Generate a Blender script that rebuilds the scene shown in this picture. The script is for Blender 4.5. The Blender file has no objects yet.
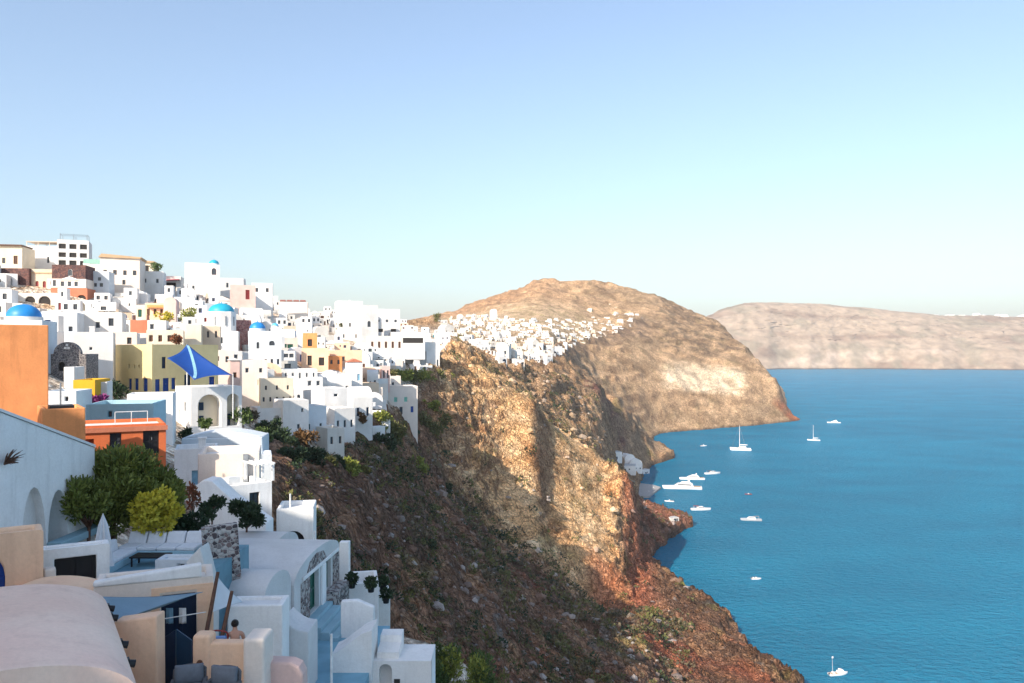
import bpy, bmesh, math, random
import numpy as np
from mathutils import Matrix, Vector

random.seed(7)
RNG = np.random.default_rng(11)
C = bpy.context.scene.collection
F, H, HY, CX = 800.0, 110.0, 350.0, 512.0     # focal length in pixels, eye height above the sea, horizon row, centre column
R = math.radians
PI = math.pi


def P(px, py, Y):
    return Vector(((px - CX) / F * Y, Y, H + (HY - py) / F * Y))


# ------------------------------------------------------------------ numpy noise
_perm = RNG.permutation(512)
_perm = np.concatenate([_perm, _perm, _perm])


def _hash3(i, j, k):
    return _perm[(_perm[(_perm[i & 511] + (j & 511))] + (k & 511))]


_G = RNG.normal(size=(512, 3))
_G /= np.linalg.norm(_G, axis=1)[:, None]


def noise3(x, y, z):
    xi, yi, zi = np.floor(x).astype(int), np.floor(y).astype(int), np.floor(z).astype(int)
    xf, yf, zf = x - xi, y - yi, z - zi
    u, v, w = [t * t * t * (t * (t * 6 - 15) + 10) for t in (xf, yf, zf)]
    out = 0
    for dx in (0, 1):
        for dy in (0, 1):
            for dz in (0, 1):
                g = _G[_hash3(xi + dx, yi + dy, zi + dz)]
                d = g[..., 0] * (xf - dx) + g[..., 1] * (yf - dy) + g[..., 2] * (zf - dz)
                wt = (u if dx else 1 - u) * (v if dy else 1 - v) * (w if dz else 1 - w)
                out = out + d * wt
    return out * 1.6


def fbm(x, y, z, octaves=4, gain=0.5, ridged=False):
    a, s, t = 1.0, 0, 0
    for o in range(octaves):
        n = noise3(x + 17.3 * o, y - 9.1 * o, z + 4.7 * o)
        if ridged:
            n = 1 - 2 * np.abs(n)
        s = s + a * n
        t += a
        a *= gain
        x, y, z = x * 2.03, y * 2.03, z * 2.03
    return s / t


def sstep(a, b, x):
    t = np.clip((x - a) / (b - a), 0, 1)
    return t * t * (3 - 2 * t)


# ------------------------------------------------------------------ materials
def new_mat(name):
    m = bpy.data.materials.new(name)
    m.use_nodes = True
    nt = m.node_tree
    b = nt.nodes['Principled BSDF']
    return m, nt, b


def node(nt, kind, **kw):
    n = nt.nodes.new(kind)
    for k, v in kw.items():
        if k in n.inputs:
            n.inputs[k].default_value = v
        else:
            setattr(n, k, v)
    return n


def mixrgb(nt, fac, a, b, mode='MIX'):
    n = nt.nodes.new('ShaderNodeMix')
    n.data_type = 'RGBA'
    n.blend_type = mode
    for sock, val in ((n.inputs[0], fac), (n.inputs[6], a), (n.inputs[7], b)):
        if hasattr(val, 'is_output'):
            nt.links.new(val, sock)
        elif isinstance(val, (int, float)):
            sock.default_value = val
        else:
            sock.default_value = (*val, 1)
    return n.outputs[2]


def ramp(nt, src, lo, hi):
    n = nt.nodes.new('ShaderNodeMapRange')
    n.inputs[1].default_value = lo
    n.inputs[2].default_value = hi
    nt.links.new(src, n.inputs[0])
    return n.outputs[0]


def coords(nt):
    return nt.nodes.new('ShaderNodeNewGeometry').outputs['Position']


def noise_out(nt, scale, detail=3.0, rough=0.55, vec=None):
    n = nt.nodes.new('ShaderNodeTexNoise')
    n.inputs['Scale'].default_value = scale
    n.inputs['Detail'].default_value = detail
    n.inputs['Roughness'].default_value = rough
    nt.links.new(vec if vec is not None else coords(nt), n.inputs['Vector'])
    return n.outputs[0]


def bump(nt, b, h, strength, dist=0.05):
    n = nt.nodes.new('ShaderNodeBump')
    n.inputs['Strength'].default_value = strength
    n.inputs['Distance'].default_value = dist
    nt.links.new(h, n.inputs['Height'])
    nt.links.new(n.outputs[0], b.inputs['Normal'])


_plasters = {}


def plaster(name, col, var=0.08, stain=0.10, rough=0.85, stain_col=None):
    """Painted lime plaster: broad unevenness, run-down stains, fine trowel bump."""
    key = name
    if key in _plasters:
        return _plasters[key]
    m, nt, b = new_mat(name)
    n1 = noise_out(nt, 0.6, 4)
    c1 = tuple(max(0, c * (1 - var)) for c in col)
    c2 = tuple(min(0.9, c * (1 + var * .6)) for c in col)
    base = mixrgb(nt, ramp(nt, n1, .3, .7), c1, c2)
    mp = node(nt, 'ShaderNodeMapping')
    mp.inputs['Scale'].default_value = (1.4, 1.4, 0.18)
    nt.links.new(coords(nt), mp.inputs[0])
    n2 = noise_out(nt, 1.3, 5, .65, mp.outputs[0])
    sc = stain_col or tuple(c * .62 for c in col)
    base = mixrgb(nt, ramp(nt, n2, .52, .85), base, tuple(sc[i] * stain * 4 + col[i] * (1 - stain * 4) for i in range(3)) if stain < .25 else sc)
    n3 = noise_out(nt, 9.0, 6, .7)
    base = mixrgb(nt, 1.0, base, mixrgb(nt, ramp(nt, n3, .3, .7), (.93, .925, .92), (1.04, 1.04, 1.04)), 'MULTIPLY')
    n4 = noise_out(nt, .22, 3, .5)
    base = mixrgb(nt, 1.0, base, mixrgb(nt, ramp(nt, n4, .35, .65), (.93, .92, .90), (1.03, 1.03, 1.03)), 'MULTIPLY')
    nt.links.new(base, b.inputs['Base Color'])
    b.inputs['Roughness'].default_value = rough
    b.inputs['Specular IOR Level'].default_value = 0.25
    bump(nt, b, noise_out(nt, 5.0, 5, .6), .35, .05)
    _plasters[key] = m
    return m


def flat(name, col, rough=.6, var=.15, scale=3.0, metal=0.0, spec=.4):
    if name in _plasters:
        return _plasters[name]
    m, nt, b = new_mat(name)
    n1 = noise_out(nt, scale, 4)
    nt.links.new(mixrgb(nt, ramp(nt, n1, .3, .7), tuple(c * (1 - var) for c in col), tuple(min(.95, c * (1 + var)) for c in col)), b.inputs['Base Color'])
    b.inputs['Roughness'].default_value = rough
    b.inputs['Metallic'].default_value = metal
    b.inputs['Specular IOR Level'].default_value = spec
    _plasters[name] = m
    return m


# ------------------------------------------------------------------ mesh building
class MB:
    def __init__(s):
        s.v, s.f, s.m = [], [], []

    def add(s, verts, faces, mat=0, M=None):
        o = len(s.v)
        if M is not None:
            verts = [tuple(M @ Vector(v)) for v in verts]
        s.v.extend(tuple(v) for v in verts)
        s.f.extend(tuple(i + o for i in f) for f in faces)
        s.m.extend([mat] * len(faces))
        return s

    def box(s, x0, x1, y0, y1, z0, z1, mat=0, M=None):
        v = [(x, y, z) for z in (z0, z1) for y in (y0, y1) for x in (x0, x1)]
        return s.add(v, [(0, 2, 3, 1), (4, 5, 7, 6), (0, 1, 5, 4), (1, 3, 7, 5), (3, 2, 6, 7), (2, 0, 4, 6)], mat, M)

    def prism(s, pts, d0, d1, axis='y', mat=0, M=None):
        """Outline pts (a,b) extruded between d0 and d1 along axis: 'y' -> (a, d, b), 'z' -> (a, b, d), 'x' -> (d, a, b)."""
        n = len(pts)
        mk = {'y': lambda a, b, d: (a, d, b), 'z': lambda a, b, d: (a, b, d), 'x': lambda a, b, d: (d, a, b)}[axis]
        v = [mk(a, b, d0) for a, b in pts] + [mk(a, b, d1) for a, b in pts]
        f = [tuple(range(n)), tuple(range(2 * n - 1, n - 1, -1))]
        f += [(i, i + n, (i + 1) % n + n, (i + 1) % n) for i in range(n)]
        return s.add(v, f, mat, M)

    def tube(s, p0, p1, r0, r1=None, n=8, mat=0, M=None, caps=True):
        r1 = r0 if r1 is None else r1
        p0, p1 = Vector(p0), Vector(p1)
        q = (p1 - p0).to_track_quat('Z', 'Y').to_matrix()
        v = []
        for p, r in ((p0, r0), (p1, r1)):
            for i in range(n):
                a = 2 * PI * i / n
                v.append(p + q @ Vector((r * math.cos(a), r * math.sin(a), 0)))
        f = [(i, (i + 1) % n, (i + 1) % n + n, i + n) for i in range(n)]
        if caps:
            f += [tuple(range(n - 1, -1, -1)), tuple(range(n, 2 * n))]
        return s.add(v, f, mat, M)

    def lathe(s, prof, n=24, a0=0.0, a1=2 * PI, mat=0, M=None):
        """(r, z) profile spun about z."""
        full = abs(a1 - a0 - 2 * PI) < 1e-6
        k = n if full else n + 1
        v, f = [], []
        for r, z in prof:
            for i in range(k):
                a = a0 + (a1 - a0) * i / n
                v.append((r * math.cos(a), r * math.sin(a), z))
        for j in range(len(prof) - 1):
            for i in range(n):
                i2 = (i + 1) % k
                f.append((j * k + i, j * k + i2, (j + 1) * k + i2, (j + 1) * k + i))
        return s.add(v, f, mat, M)

    def grid(s, fn, nu, nv, mat=0, M=None):
        v = [fn(i / nu, j / nv) for j in range(nv + 1) for i in range(nu + 1)]
        f = [(j * (nu + 1) + i, j * (nu + 1) + i + 1, (j + 1) * (nu + 1) + i + 1, (j + 1) * (nu + 1) + i) for j in range(nv) for i in range(nu)]
        return s.add(v, f, mat, M)

    def build(s, name, mats, parent=None, smooth=False, bevel=0.0, seg=2, solid=0.0):
        me = bpy.data.meshes.new(name)
        me.from_pydata(s.v, [], s.f)
        if not isinstance(mats, (list, tuple)):
            mats = [mats]
        for m in mats:
            me.materials.append(m)
        if len(mats) > 1:
            me.polygons.foreach_set('material_index', s.m)
        bm = bmesh.new()
        bm.from_mesh(me)
        bmesh.ops.remove_doubles(bm, verts=bm.verts, dist=1e-4)
        bmesh.ops.recalc_face_normals(bm, faces=bm.faces)
        bm.to_mesh(me)
        bm.free()
        if smooth:
            me.polygons.foreach_set('use_smooth', [True] * len(me.polygons))
            if smooth is not True:
                me.set_sharp_from_angle(angle=R(smooth))
        o = bpy.data.objects.new(name, me)
        C.objects.link(o)
        if parent is not None:
            o.parent = parent
        if solid:
            md = o.modifiers.new('solid', 'SOLIDIFY')
            md.thickness = solid
            md.offset = 0
        if bevel:
            md = o.modifiers.new('bevel', 'BEVEL')
            md.width = bevel
            md.segments = seg
            md.limit_method = 'ANGLE'
            md.angle_limit = R(40)
            md.harden_normals = False
        return o


def thing(name, label, cat, loc=(0, 0, 0), rot=0.0, group=None):
    o = bpy.data.objects.new(name, None)
    o.empty_display_size = .2
    C.objects.link(o)
    o.location = loc
    o.rotation_euler = (0, 0, rot)
    return tag(o, label, cat, group)


def tag(o, label, cat, group=None):
    o['label'] = label
    o['category'] = cat
    if group:
        o['group'] = group
    return o


def structure(o):
    o['kind'] = 'structure'
    return o


def np_mesh(name, verts, quads, mat, smooth=True):
    """Large array mesh; quads is an (n,k) index array."""
    me = bpy.data.meshes.new(name)
    n, k = quads.shape
    me.vertices.add(len(verts))
    me.vertices.foreach_set('co', np.asarray(verts, dtype=np.float32).ravel())
    me.loops.add(n * k)
    me.loops.foreach_set('vertex_index', quads.astype(np.int32).ravel())
    me.polygons.add(n)
    me.polygons.foreach_set('loop_start', np.arange(0, n * k, k, dtype=np.int32))
    me.polygons.foreach_set('use_smooth', np.full(n, smooth))
    me.update(calc_edges=True)
    for m in (mat if isinstance(mat, (list, tuple)) else [mat]):
        me.materials.append(m)
    o = bpy.data.objects.new(name, me)
    C.objects.link(o)
    return o


def vert_color(o, rgb, name='col'):
    a = o.data.color_attributes.new(name, 'FLOAT_COLOR', 'POINT')
    a.data.foreach_set('color', np.concatenate([rgb, np.ones((len(rgb), 1))], 1).astype(np.float32).ravel())
# ------------------------------------------------------------------ camera, sky, sun
cam = bpy.data.cameras.new('camera')
cam_o = bpy.data.objects.new('camera', cam)
C.objects.link(cam_o)
cam_o.location = (0, 0, H)
cam_o.rotation_euler = (R(90), 0, 0)
cam.sensor_width = 36
cam.lens = 36 * F / 1024
cam.shift_y = (HY - 341.5) / 1024
cam.clip_start = .1
cam.clip_end = 60000
sc = bpy.context.scene
sc.camera = cam_o
SUN_AZ, SUN_EL = 33.0, 31.0                   # the light travels 33 degrees to the right of straight ahead, sinking 31 degrees
ls = bpy.data.lights.new('sun', 'SUN')
ls.energy = 2.1
ls.angle = R(.5)
ls.color = (1.0, .89, .76)
lo = bpy.data.objects.new('sun', ls)
C.objects.link(lo)
sd = Vector((math.sin(R(SUN_AZ)) * math.cos(R(SUN_EL)), math.cos(R(SUN_AZ)) * math.cos(R(SUN_EL)), -math.sin(R(SUN_EL))))
lo.rotation_euler = sd.to_track_quat('-Z', 'Y').to_euler()
w = bpy.data.worlds.new('World')
sc.world = w
w.use_nodes = True
wn = w.node_tree
sky = wn.nodes.new('ShaderNodeTexSky')
sky.sky_type = 'NISHITA'
sky.sun_disc = False
sky.sun_elevation = R(SUN_EL)
sky.sun_rotation = R(180 + SUN_AZ)
sky.altitude = 100
sky.air_density = 1.2
sky.dust_density = 2.2
sky.ozone_density = 3.6
bg = wn.nodes['Background']
bg.inputs[1].default_value = .0735
soft = wn.nodes.new('ShaderNodeGamma')
soft.inputs[1].default_value = .95
wn.links.new(sky.outputs[0], soft.inputs[0])
hs = wn.nodes.new('ShaderNodeHueSaturation')
hs.inputs['Saturation'].default_value = .90
wn.links.new(soft.outputs[0], hs.inputs['Color'])
wn.links.new(hs.outputs[0], bg.inputs[0])
sc.view_settings.view_transform = 'Standard'
sc.view_settings.look = 'None'
sc.view_settings.gamma = 1
sc.view_settings.exposure = 1.8
sc.cycles.max_bounces = 6
sc.cycles.diffuse_bounces = 4
sc.cycles.glossy_bounces = 2
sc.cycles.use_denoising = True

# ------------------------------------------------------------------ the lie of the land: height along fans of view bearing
COL = {
    0: [(6, 100), (20, 101), (35, 102), (50, 104), (80, 108), (110, 110.5), (150, 115), (192, 121), (202, 126), (230, 134), (270, 132), (400, 120), (700, 110), (2500, 60)],
    60: [(6, 100), (20, 100.5), (35, 100.5), (50, 102), (80, 105), (110, 107.5), (150, 112), (192, 118), (204, 124.5), (240, 133), (280, 132), (400, 122), (700, 112), (2500, 60)],
    100: [(6, 99.5), (20, 100), (35, 100), (50, 101), (80, 103), (110, 105), (150, 110), (194, 117), (208, 122.5), (250, 131), (290, 133), (400, 125), (700, 114), (2500, 60)],
    200: [(6, 98), (20, 98.5), (30, 98), (40, 97), (50, 97), (80, 98), (110, 100), (150, 106), (200, 115), (260, 125), (320, 135.5), (360, 134), (450, 128), (700, 118), (2500, 60)],
    250: [(6, 97.5), (20, 97), (40, 95.5), (60, 95.5), (80, 95), (110, 97), (150, 101), (200, 109), (260, 119), (330, 128), (370, 129), (450, 126), (700, 120), (2500, 60)],
    300: [(6, 96), (20, 95.5), (35, 94.5), (42, 93.5), (50, 91), (65, 89.5), (80, 90), (110, 93), (150, 96), (200, 103), (260, 112), (320, 120), (390, 127), (460, 127), (700, 122), (2500, 60)],
    350: [(6, 95), (20, 95), (35, 94), (42, 91), (60, 85), (80, 83), (110, 86), (150, 90), (170, 92), (200, 97), (260, 105), (320, 112), (400, 122), (440, 126), (520, 127), (700, 125), (1200, 130), (2500, 60)],
    380: [(6, 94), (20, 94), (35, 92), (45, 87), (60, 80), (85, 77.5), (110, 80), (150, 85), (190, 91), (230, 97), (280, 105), (340, 112), (420, 119), (500, 125), (600, 125), (800, 128), (1100, 136), (1500, 150), (2500, 80)],
    400: [(6, 93), (20, 92.5), (35, 92), (46, 91.5), (52, 88), (62, 79), (85, 74), (110, 75), (150, 79), (190, 83), (230, 86), (255, 90), (280, 95), (310, 100.5), (340, 106), (420, 116), (520, 123), (700, 128), (1000, 138), (1500, 155), (2500, 90)],
    430: [(6, 93), (20, 93), (35, 92.5), (46, 91.2), (52, 88), (64, 77), (85, 69), (120, 72), (150, 72), (200, 70), (250, 66), (282, 71), (306, 83), (322, 96), (345, 103), (420, 112), (520, 119), (650, 126), (800, 131), (1000, 140), (1500, 172), (1700, 172), (2500, 100)],
    450: [(6, 92), (20, 91.5), (35, 91), (46, 89.8), (52, 86), (64, 74), (85, 68), (100, 68), (130, 68), (170, 65), (250, 60), (282, 57), (308, 71.5), (320, 81), (333, 92), (345, 97), (420, 109), (520, 116), (650, 124), (800, 132), (1000, 142), (1300, 160), (1500, 178), (1700, 176), (2500, 100)],
    500: [(6, 89), (20, 88.5), (35, 88), (47, 85.5), (54, 79), (66, 66), (90, 59), (125, 57.5), (165, 54), (200, 51), (270, 40), (292, 37.5), (318, 51), (340, 68), (355, 86), (364, 92), (410, 93), (500, 98), (650, 104), (800, 114), (950, 130), (1100, 146), (1300, 175), (1500, 208), (1650, 211), (2500, 110)],
    535: [(6, 86), (20, 81), (45, 68), (60, 61), (90, 53), (150, 47.6), (185, 43), (235, 36.5), (280, 31), (298, 35.5), (322, 50), (345, 67), (366, 85), (378, 85), (400, 76), (450, 79), (520, 86), (600, 94), (700, 100), (850, 113), (1000, 134), (1150, 154), (1350, 196), (1550, 237), (1700, 236), (2500, 110)],
    550: [(6, 85), (20, 79), (45, 66), (60, 58), (90, 49), (155, 45), (195, 39), (250, 32), (285, 28), (308, 33), (340, 46), (362, 60), (379, 73.5), (392, 73), (410, 66), (450, 70), (520, 82), (600, 92), (700, 98), (850, 112), (1000, 134), (1150, 150), (1350, 196), (1550, 241), (1700, 239), (2500, 110)],
    600: [(6, 82), (20, 75), (45, 58), (60, 51), (90, 42), (140, 36), (185, 33), (205, 30.5), (230, 27), (280, 15.5), (306, 9.5), (316, 23), (324, 26), (340, 29), (372, 40), (403, 56), (414, 52), (432, 44), (480, 40), (560, 46), (650, 60), (700, 69), (720, 70), (740, 66), (780, 58), (900, 52), (980, 54), (1010, 62), (1090, 93.7), (1180, 124.8), (1290, 152), (1430, 192), (1600, 242), (1750, 238), (2500, 110)],
    622: [(6, 80), (20, 72), (45, 54), (60, 47), (90, 38), (140, 33), (192, 30), (240, 23), (290, 14), (312, 10), (325, 17), (342, 20.5), (372, 31), (398, 45), (404, 40), (412, 24), (450, 15), (520, 10), (620, 8), (680, 12), (710, 20), (745, 40), (766, 57), (785, 54), (830, 40), (950, 32), (1020, 36), (1050, 51), (1120, 89), (1200, 122), (1300, 150.6), (1430, 188.7), (1580, 232.5), (1700, 230), (2500, 105)],
    634: [(6, 79), (20, 71), (45, 52), (60, 45), (90, 36), (140, 31), (193, 29.7), (245, 21), (300, 11), (340, 6), (362, 14), (384, 34), (396, 40), (401, 32), (408, 14), (420, 9), (450, 10), (520, 8), (580, 3), (620, 2), (705, 6), (740, 14), (770, 29), (796, 37), (820, 27), (900, 16), (1020, 14), (1060, 43.8), (1130, 81.8), (1200, 114.5), (1300, 145.8), (1420, 184.6), (1555, 224.7), (1680, 222), (2500, 100)],
    643: [(6, 78), (20, 70), (45, 51), (60, 44), (90, 35), (140, 30), (195, 27.5), (230, 24.5), (260, 19.5), (300, 13), (345, 7.5), (385, 4), (410, 2), (430, 4), (450, 7.5), (490, 7.5), (525, 4), (548, 1), (560, -4), (640, -5), (700, -2), (748, 2.5), (778, 9), (806, 20), (826, 14), (900, 6), (1030, 3), (1070, 39.1), (1130, 74.7), (1205, 110), (1300, 142.5), (1420, 181), (1545, 220), (1650, 216), (2500, 100)],
    655: [(6, 77), (20, 69), (45, 50), (60, 43), (90, 34), (140, 29), (205, 24), (250, 17.5), (300, 11), (345, 6), (385, 2), (402, -1), (420, -3), (440, -1), (450, 2.5), (475, 6), (500, 5), (530, 1.5), (545, -4), (640, -5), (760, -4), (782, 0.5), (800, 4), (825, 8), (865, 4), (900, 0), (960, -3), (1045, -1), (1068, 2), (1090, 35), (1145, 67), (1220, 102.4), (1305, 134.5), (1410, 171.7), (1530, 213.3), (1650, 206), (2500, 95)],
    670: [(6, 76), (20, 68), (45, 49), (60, 42), (90, 33), (140, 27), (210, 19), (250, 14), (300, 9), (350, 4), (380, -2), (440, -4), (466, -2), (474, 2), (495, 4), (515, 1), (530, -4), (780, -5), (800, -2), (812, 0), (830, 1), (850, -2), (1060, -5), (1084, 0), (1108, 33.8), (1160, 66.5), (1235, 102.3), (1320, 134.8), (1420, 166.8), (1540, 200.5), (1650, 192), (2500, 90)],
    690: [(6, 75), (45, 47), (60, 40), (90, 32), (140, 25), (215, 16), (250, 12), (300, 6), (345, 1.5), (362, -3), (480, -6), (500, 0), (506, 1), (514, -4), (830, -6), (1080, -6), (1106, 0), (1128, 28.2), (1180, 58.4), (1250, 91.3), (1335, 123.4), (1430, 154.7), (1530, 184.6), (1650, 176), (2500, 80)],
    720: [(6, 73), (45, 44), (60, 37), (90, 29), (140, 22), (225, 12), (264, 8), (300, 4), (328, 0.5), (345, -4), (830, -8), (1120, -6), (1140, 0), (1160, 23), (1205, 49.8), (1270, 81.4), (1350, 113.4), (1430, 142.2), (1490, 160.3), (1600, 150), (2500, 60)],
    745: [(6, 71), (45, 42), (60, 35), (90, 26), (140, 19), (230, 10), (264, 6), (290, 2), (306, -3), (830, -8), (1150, -5), (1168, 0), (1190, 23.7), (1225, 48.8), (1275, 74.9), (1340, 101.6), (1390, 117), (1480, 100), (2500, 30)],
    765: [(6, 70), (60, 33), (90, 24), (140, 16), (235, 8), (264, 4), (282, 0), (296, -4), (830, -8), (1180, -5), (1200, 0), (1222, 21.4), (1250, 44.4), (1295, 69.5), (1330, 83.4), (1420, 66), (2500, 10)],
    778: [(6, 69), (60, 32), (90, 22), (140, 14), (240, 6), (268, 1), (282, -4), (830, -8), (1200, -5), (1222, 0), (1238, 20), (1250, 40), (1262, 58), (1292, 62), (1335, 42), (2500, 0)],
    787: [(6, 68), (60, 31), (90, 21), (140, 13), (240, 4), (264, .5), (278, -4), (830, -8), (1215, -5), (1234, 0), (1248, 11), (1262, 14), (1285, 10), (1310, 0), (1400, -8), (2500, -10)],
    797: [(6, 68), (60, 30), (90, 20), (140, 12), (238, 3), (260, 0), (276, -5), (830, -9), (1240, -5), (1252, .5), (1260, 1.5), (1270, -1), (1300, -6), (2500, -10)],
    830: [(6, 66), (60, 28), (90, 17), (140, 9), (215, 3), (232, 0), (250, -6), (830, -10), (1250, -9), (2500, -10)],
    900: [(6, 60), (60, 22), (90, 12), (140, 6), (180, 1), (196, -1), (215, -6), (830, -10), (2500, -10)],
    1060: [(6, 50), (60, 12), (90, 6), (125, 1), (140, -4), (160, -8), (830, -10), (2500, -10)],
}
CPX = np.array(sorted(COL))
RIDGE = [(-150, 240, 134), (-132, 200, 132), (-118, 150, 129), (-108, 95, 122), (-90, 60, 117), (-70, 24, 122), (-59, 9, 137), (-52, -8, 145), (-48, -25, 147), (-46, -43, 145), (-44, -58, 124), (-50, -90, 108), (-60, -160, 100)]


def hill(x, y):
    """Castle hill to the side of and behind the camera: crest along RIDGE, falling off both ways."""
    best = np.full(np.shape(x), -50.0)
    for (ax, ay, az), (bx, by, bz) in zip(RIDGE[:-1], RIDGE[1:]):
        dx, dy = bx - ax, by - ay
        t = np.clip(((x - ax) * dx + (y - ay) * dy) / (dx * dx + dy * dy), 0, 1)
        qx, qy = ax + t * dx, ay + t * dy
        d = np.hypot(x - qx, y - qy)
        h = az + t * (bz - az) - .9 * d * np.clip(d / 9, 0, 1)
        best = np.maximum(best, h)
    return best


def zcol(ly):
    return np.stack([np.interp(ly, np.log([p[0] for p in COL[c]]), [p[1] for p in COL[c]]) for c in CPX])


_LY = np.linspace(math.log(6), math.log(2500), 1400)
_TAB = zcol(_LY)


def ground(px, Y):
    """Unroughened ground height on the bearing of column px at depth Y (arrays or scalars)."""
    px, Y = np.broadcast_arrays(np.asarray(px, float), np.asarray(Y, float))
    f = np.clip((np.log(np.maximum(Y, 6)) - _LY[0]) / (_LY[1] - _LY[0]), 0, len(_LY) - 1.001)
    j = f.astype(int)
    fj = f - j
    p = np.clip(px, CPX[0], CPX[-1] - .01)
    i = np.clip(np.searchsorted(CPX, p, side='right') - 1, 0, len(CPX) - 2)
    t = (p - CPX[i]) / (CPX[i + 1] - CPX[i])
    a = _TAB[i, j] * (1 - fj) + _TAB[i, j + 1] * fj
    b = _TAB[i + 1, j] * (1 - fj) + _TAB[i + 1, j + 1] * fj
    z = a * (1 - t) + b * t
    x = (px - CX) / F * Y
    hz = hill(x, Y)
    k = sstep(20, -160, px)
    return z * (1 - k) + np.maximum(hz, z - 12) * k


def gz(x, y):
    return float(ground(CX + F * x / y, y))


def hit(px, py, y0=9.0):
    """Depth at which the sight line through (px, py) meets the ground."""
    ys = np.exp(np.linspace(math.log(y0), math.log(2400), 3000))
    z = ground(np.full_like(ys, px), ys)
    los = H + (HY - py) / F * ys
    k = np.argmax(z >= los)
    return float(ys[k]) if z[k] >= los[k] else None


# columns fine where the land is seen, coarse outside
PXS = np.concatenate([np.linspace(-1500, -120, 50)[:-1], np.linspace(-120, 812, 600)[:-1], np.linspace(812, 1100, 30)])
LYS = np.concatenate([np.linspace(math.log(6), math.log(60), 150)[:-1], np.linspace(math.log(60), math.log(450), 560)[:-1], np.linspace(math.log(450), math.log(2500), 380)])
gp, gy = np.meshgrid(PXS, np.exp(LYS))
gz0 = ground(gp, gy)
# soften the fan's facets a little, less where the scarps stand
kx = np.array([1, 2, 3, 2, 1]) / 9


def blur(a, n, ax):
    for _ in range(n):
        pad = [(2, 2) if i == ax else (0, 0) for i in range(2)]
        q = np.pad(a, pad, mode='edge')
        a = sum(kx[k] * np.take(q, np.arange(k, k + a.shape[ax]), ax) for k in range(5))
    return a


gz1 = blur(blur(gz0, 5, 1), 4, 0)
_wide = blur(blur(gz0, 60, 1), 6, 0)
_k = sstep(460, 400, gp) * sstep(60, 110, gy)
gz1 = gz1 * (1 - _k) + _wide * _k
gz1 = np.where(gp < 500, np.maximum(gz1, -5), gz1)
gx = (gp - CX) / F * gy
# where the whitewashed village stands (bearing, depth) -> 0..1
vil_lo = np.interp(gp, [-1500, 0, 150, 200, 230, 260, 290, 320, 345, 370, 400, 430, 460], [6, 6, 6, 30, 100, 116, 124, 136, 158, 195, 258, 345, 440])
village = sstep(.94, 1.06, gy / vil_lo) * sstep(470, 430, gp) * sstep(640, 560, gy)
town = sstep(430, 450, gp) * sstep(640, 610, gp) * sstep(520, 640, gy) * sstep(1380, 1200, gy)
vpy = HY + (H - gz1) / gy * F
under = vpy - (368 - (gp - 500) * .33)          # how far below the lower edge of the far town
town = town * sstep(3, -3, under)
near_house = sstep(345, 290, gp) * sstep(62, 46, gy)
village = np.maximum(village, near_house)
rock = (1 - .93 * village) * (1 - .6 * town) * sstep(10, 40, gy)
amp = rock * np.clip(gy / 160, .35, 2.6) * (1 - .45 * sstep(900, 1050, gy))
N = fbm(gx / 34, gy / 34, gz1 / 34, 5, .5, True)
N2 = fbm(gx / 9, gy / 9, gz1 / 6, 5, .6, True)
N3 = fbm(gx / 2.6, gy / 2.6, gz1 / 2.6, 3, .55)
crag = sstep(.0, .5, fbm(gx / 60 + 5, gy / 60, gz1 / 60, 3))
farn = sstep(480, 850, gy)
hd_ = sstep(900, 1050, gy) * sstep(620, 660, gp)
N2 = N2 * (1 - farn) + farn * fbm(gx / 34, gy / 34, gz1 / 13, 4, .5, True)
N3 = N3 * (1 - farn)
N = N * (1 - hd_) + hd_ * fbm(gx / 80, gy / 30, gz1 / 24, 4, .5, True)
calm = 1 - .88 * sstep(470, 520, gp) * sstep(620, 600, gp) * sstep(285, 300, gy) * sstep(430, 400, gy)
N4 = fbm(gx / 1.1, gy / 1.1, gz1 / 1.1, 2)
zz = gz1 + calm * amp * (2.2 * N + (1.3 + 1.9 * crag) * N2 + .9 * N3 + .35 * N4 * (1 - farn))
# gullies and buttresses of the farther land
big = sstep(430, 520, gy) * (1 - .85 * town) * sstep(445, 480, gp)
G1 = fbm(gx / 120, gy / 170, gz1 / 140, 4, .55, True)
hd = sstep(900, 1050, gy) * sstep(620, 660, gp)
G2 = fbm(gx / 42, gy / 60, gz1 / 40, 4, .55, True) * (1 - hd) + hd * fbm(gx / 95, gy / 36, gz1 / 26, 4, .5, True)
G1 = G1 * (1 - .6 * hd) + .3 * .6 * hd
lowshore = sstep(2, 16, gz1)
big = big * (1 - .85 * sstep(610, 520, gp) * sstep(720, 620, gy))
zz = zz + big * lowshore * (1 - .25 * hd) * (11 * (G1 - .3) + 7 * (G2 - .3))
spur_k = sstep(440, 470, gp) * sstep(640, 625, gp) * sstep(285, 300, gy) * sstep(430, 405, gy)
zz = zz + spur_k * (1.5 * fbm(gx / 30, gy / 30, gz1 / 30, 3, .45, True) + .3 * N2 + .3 * N3)
# level lava beds: broken ledges
def ledges(z, h, k, wob):
    q = z / h + wob
    f = q - np.floor(q)
    return z * (1 - k) + k * h * (np.floor(q) + sstep(.3, .8, f) - wob)


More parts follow.
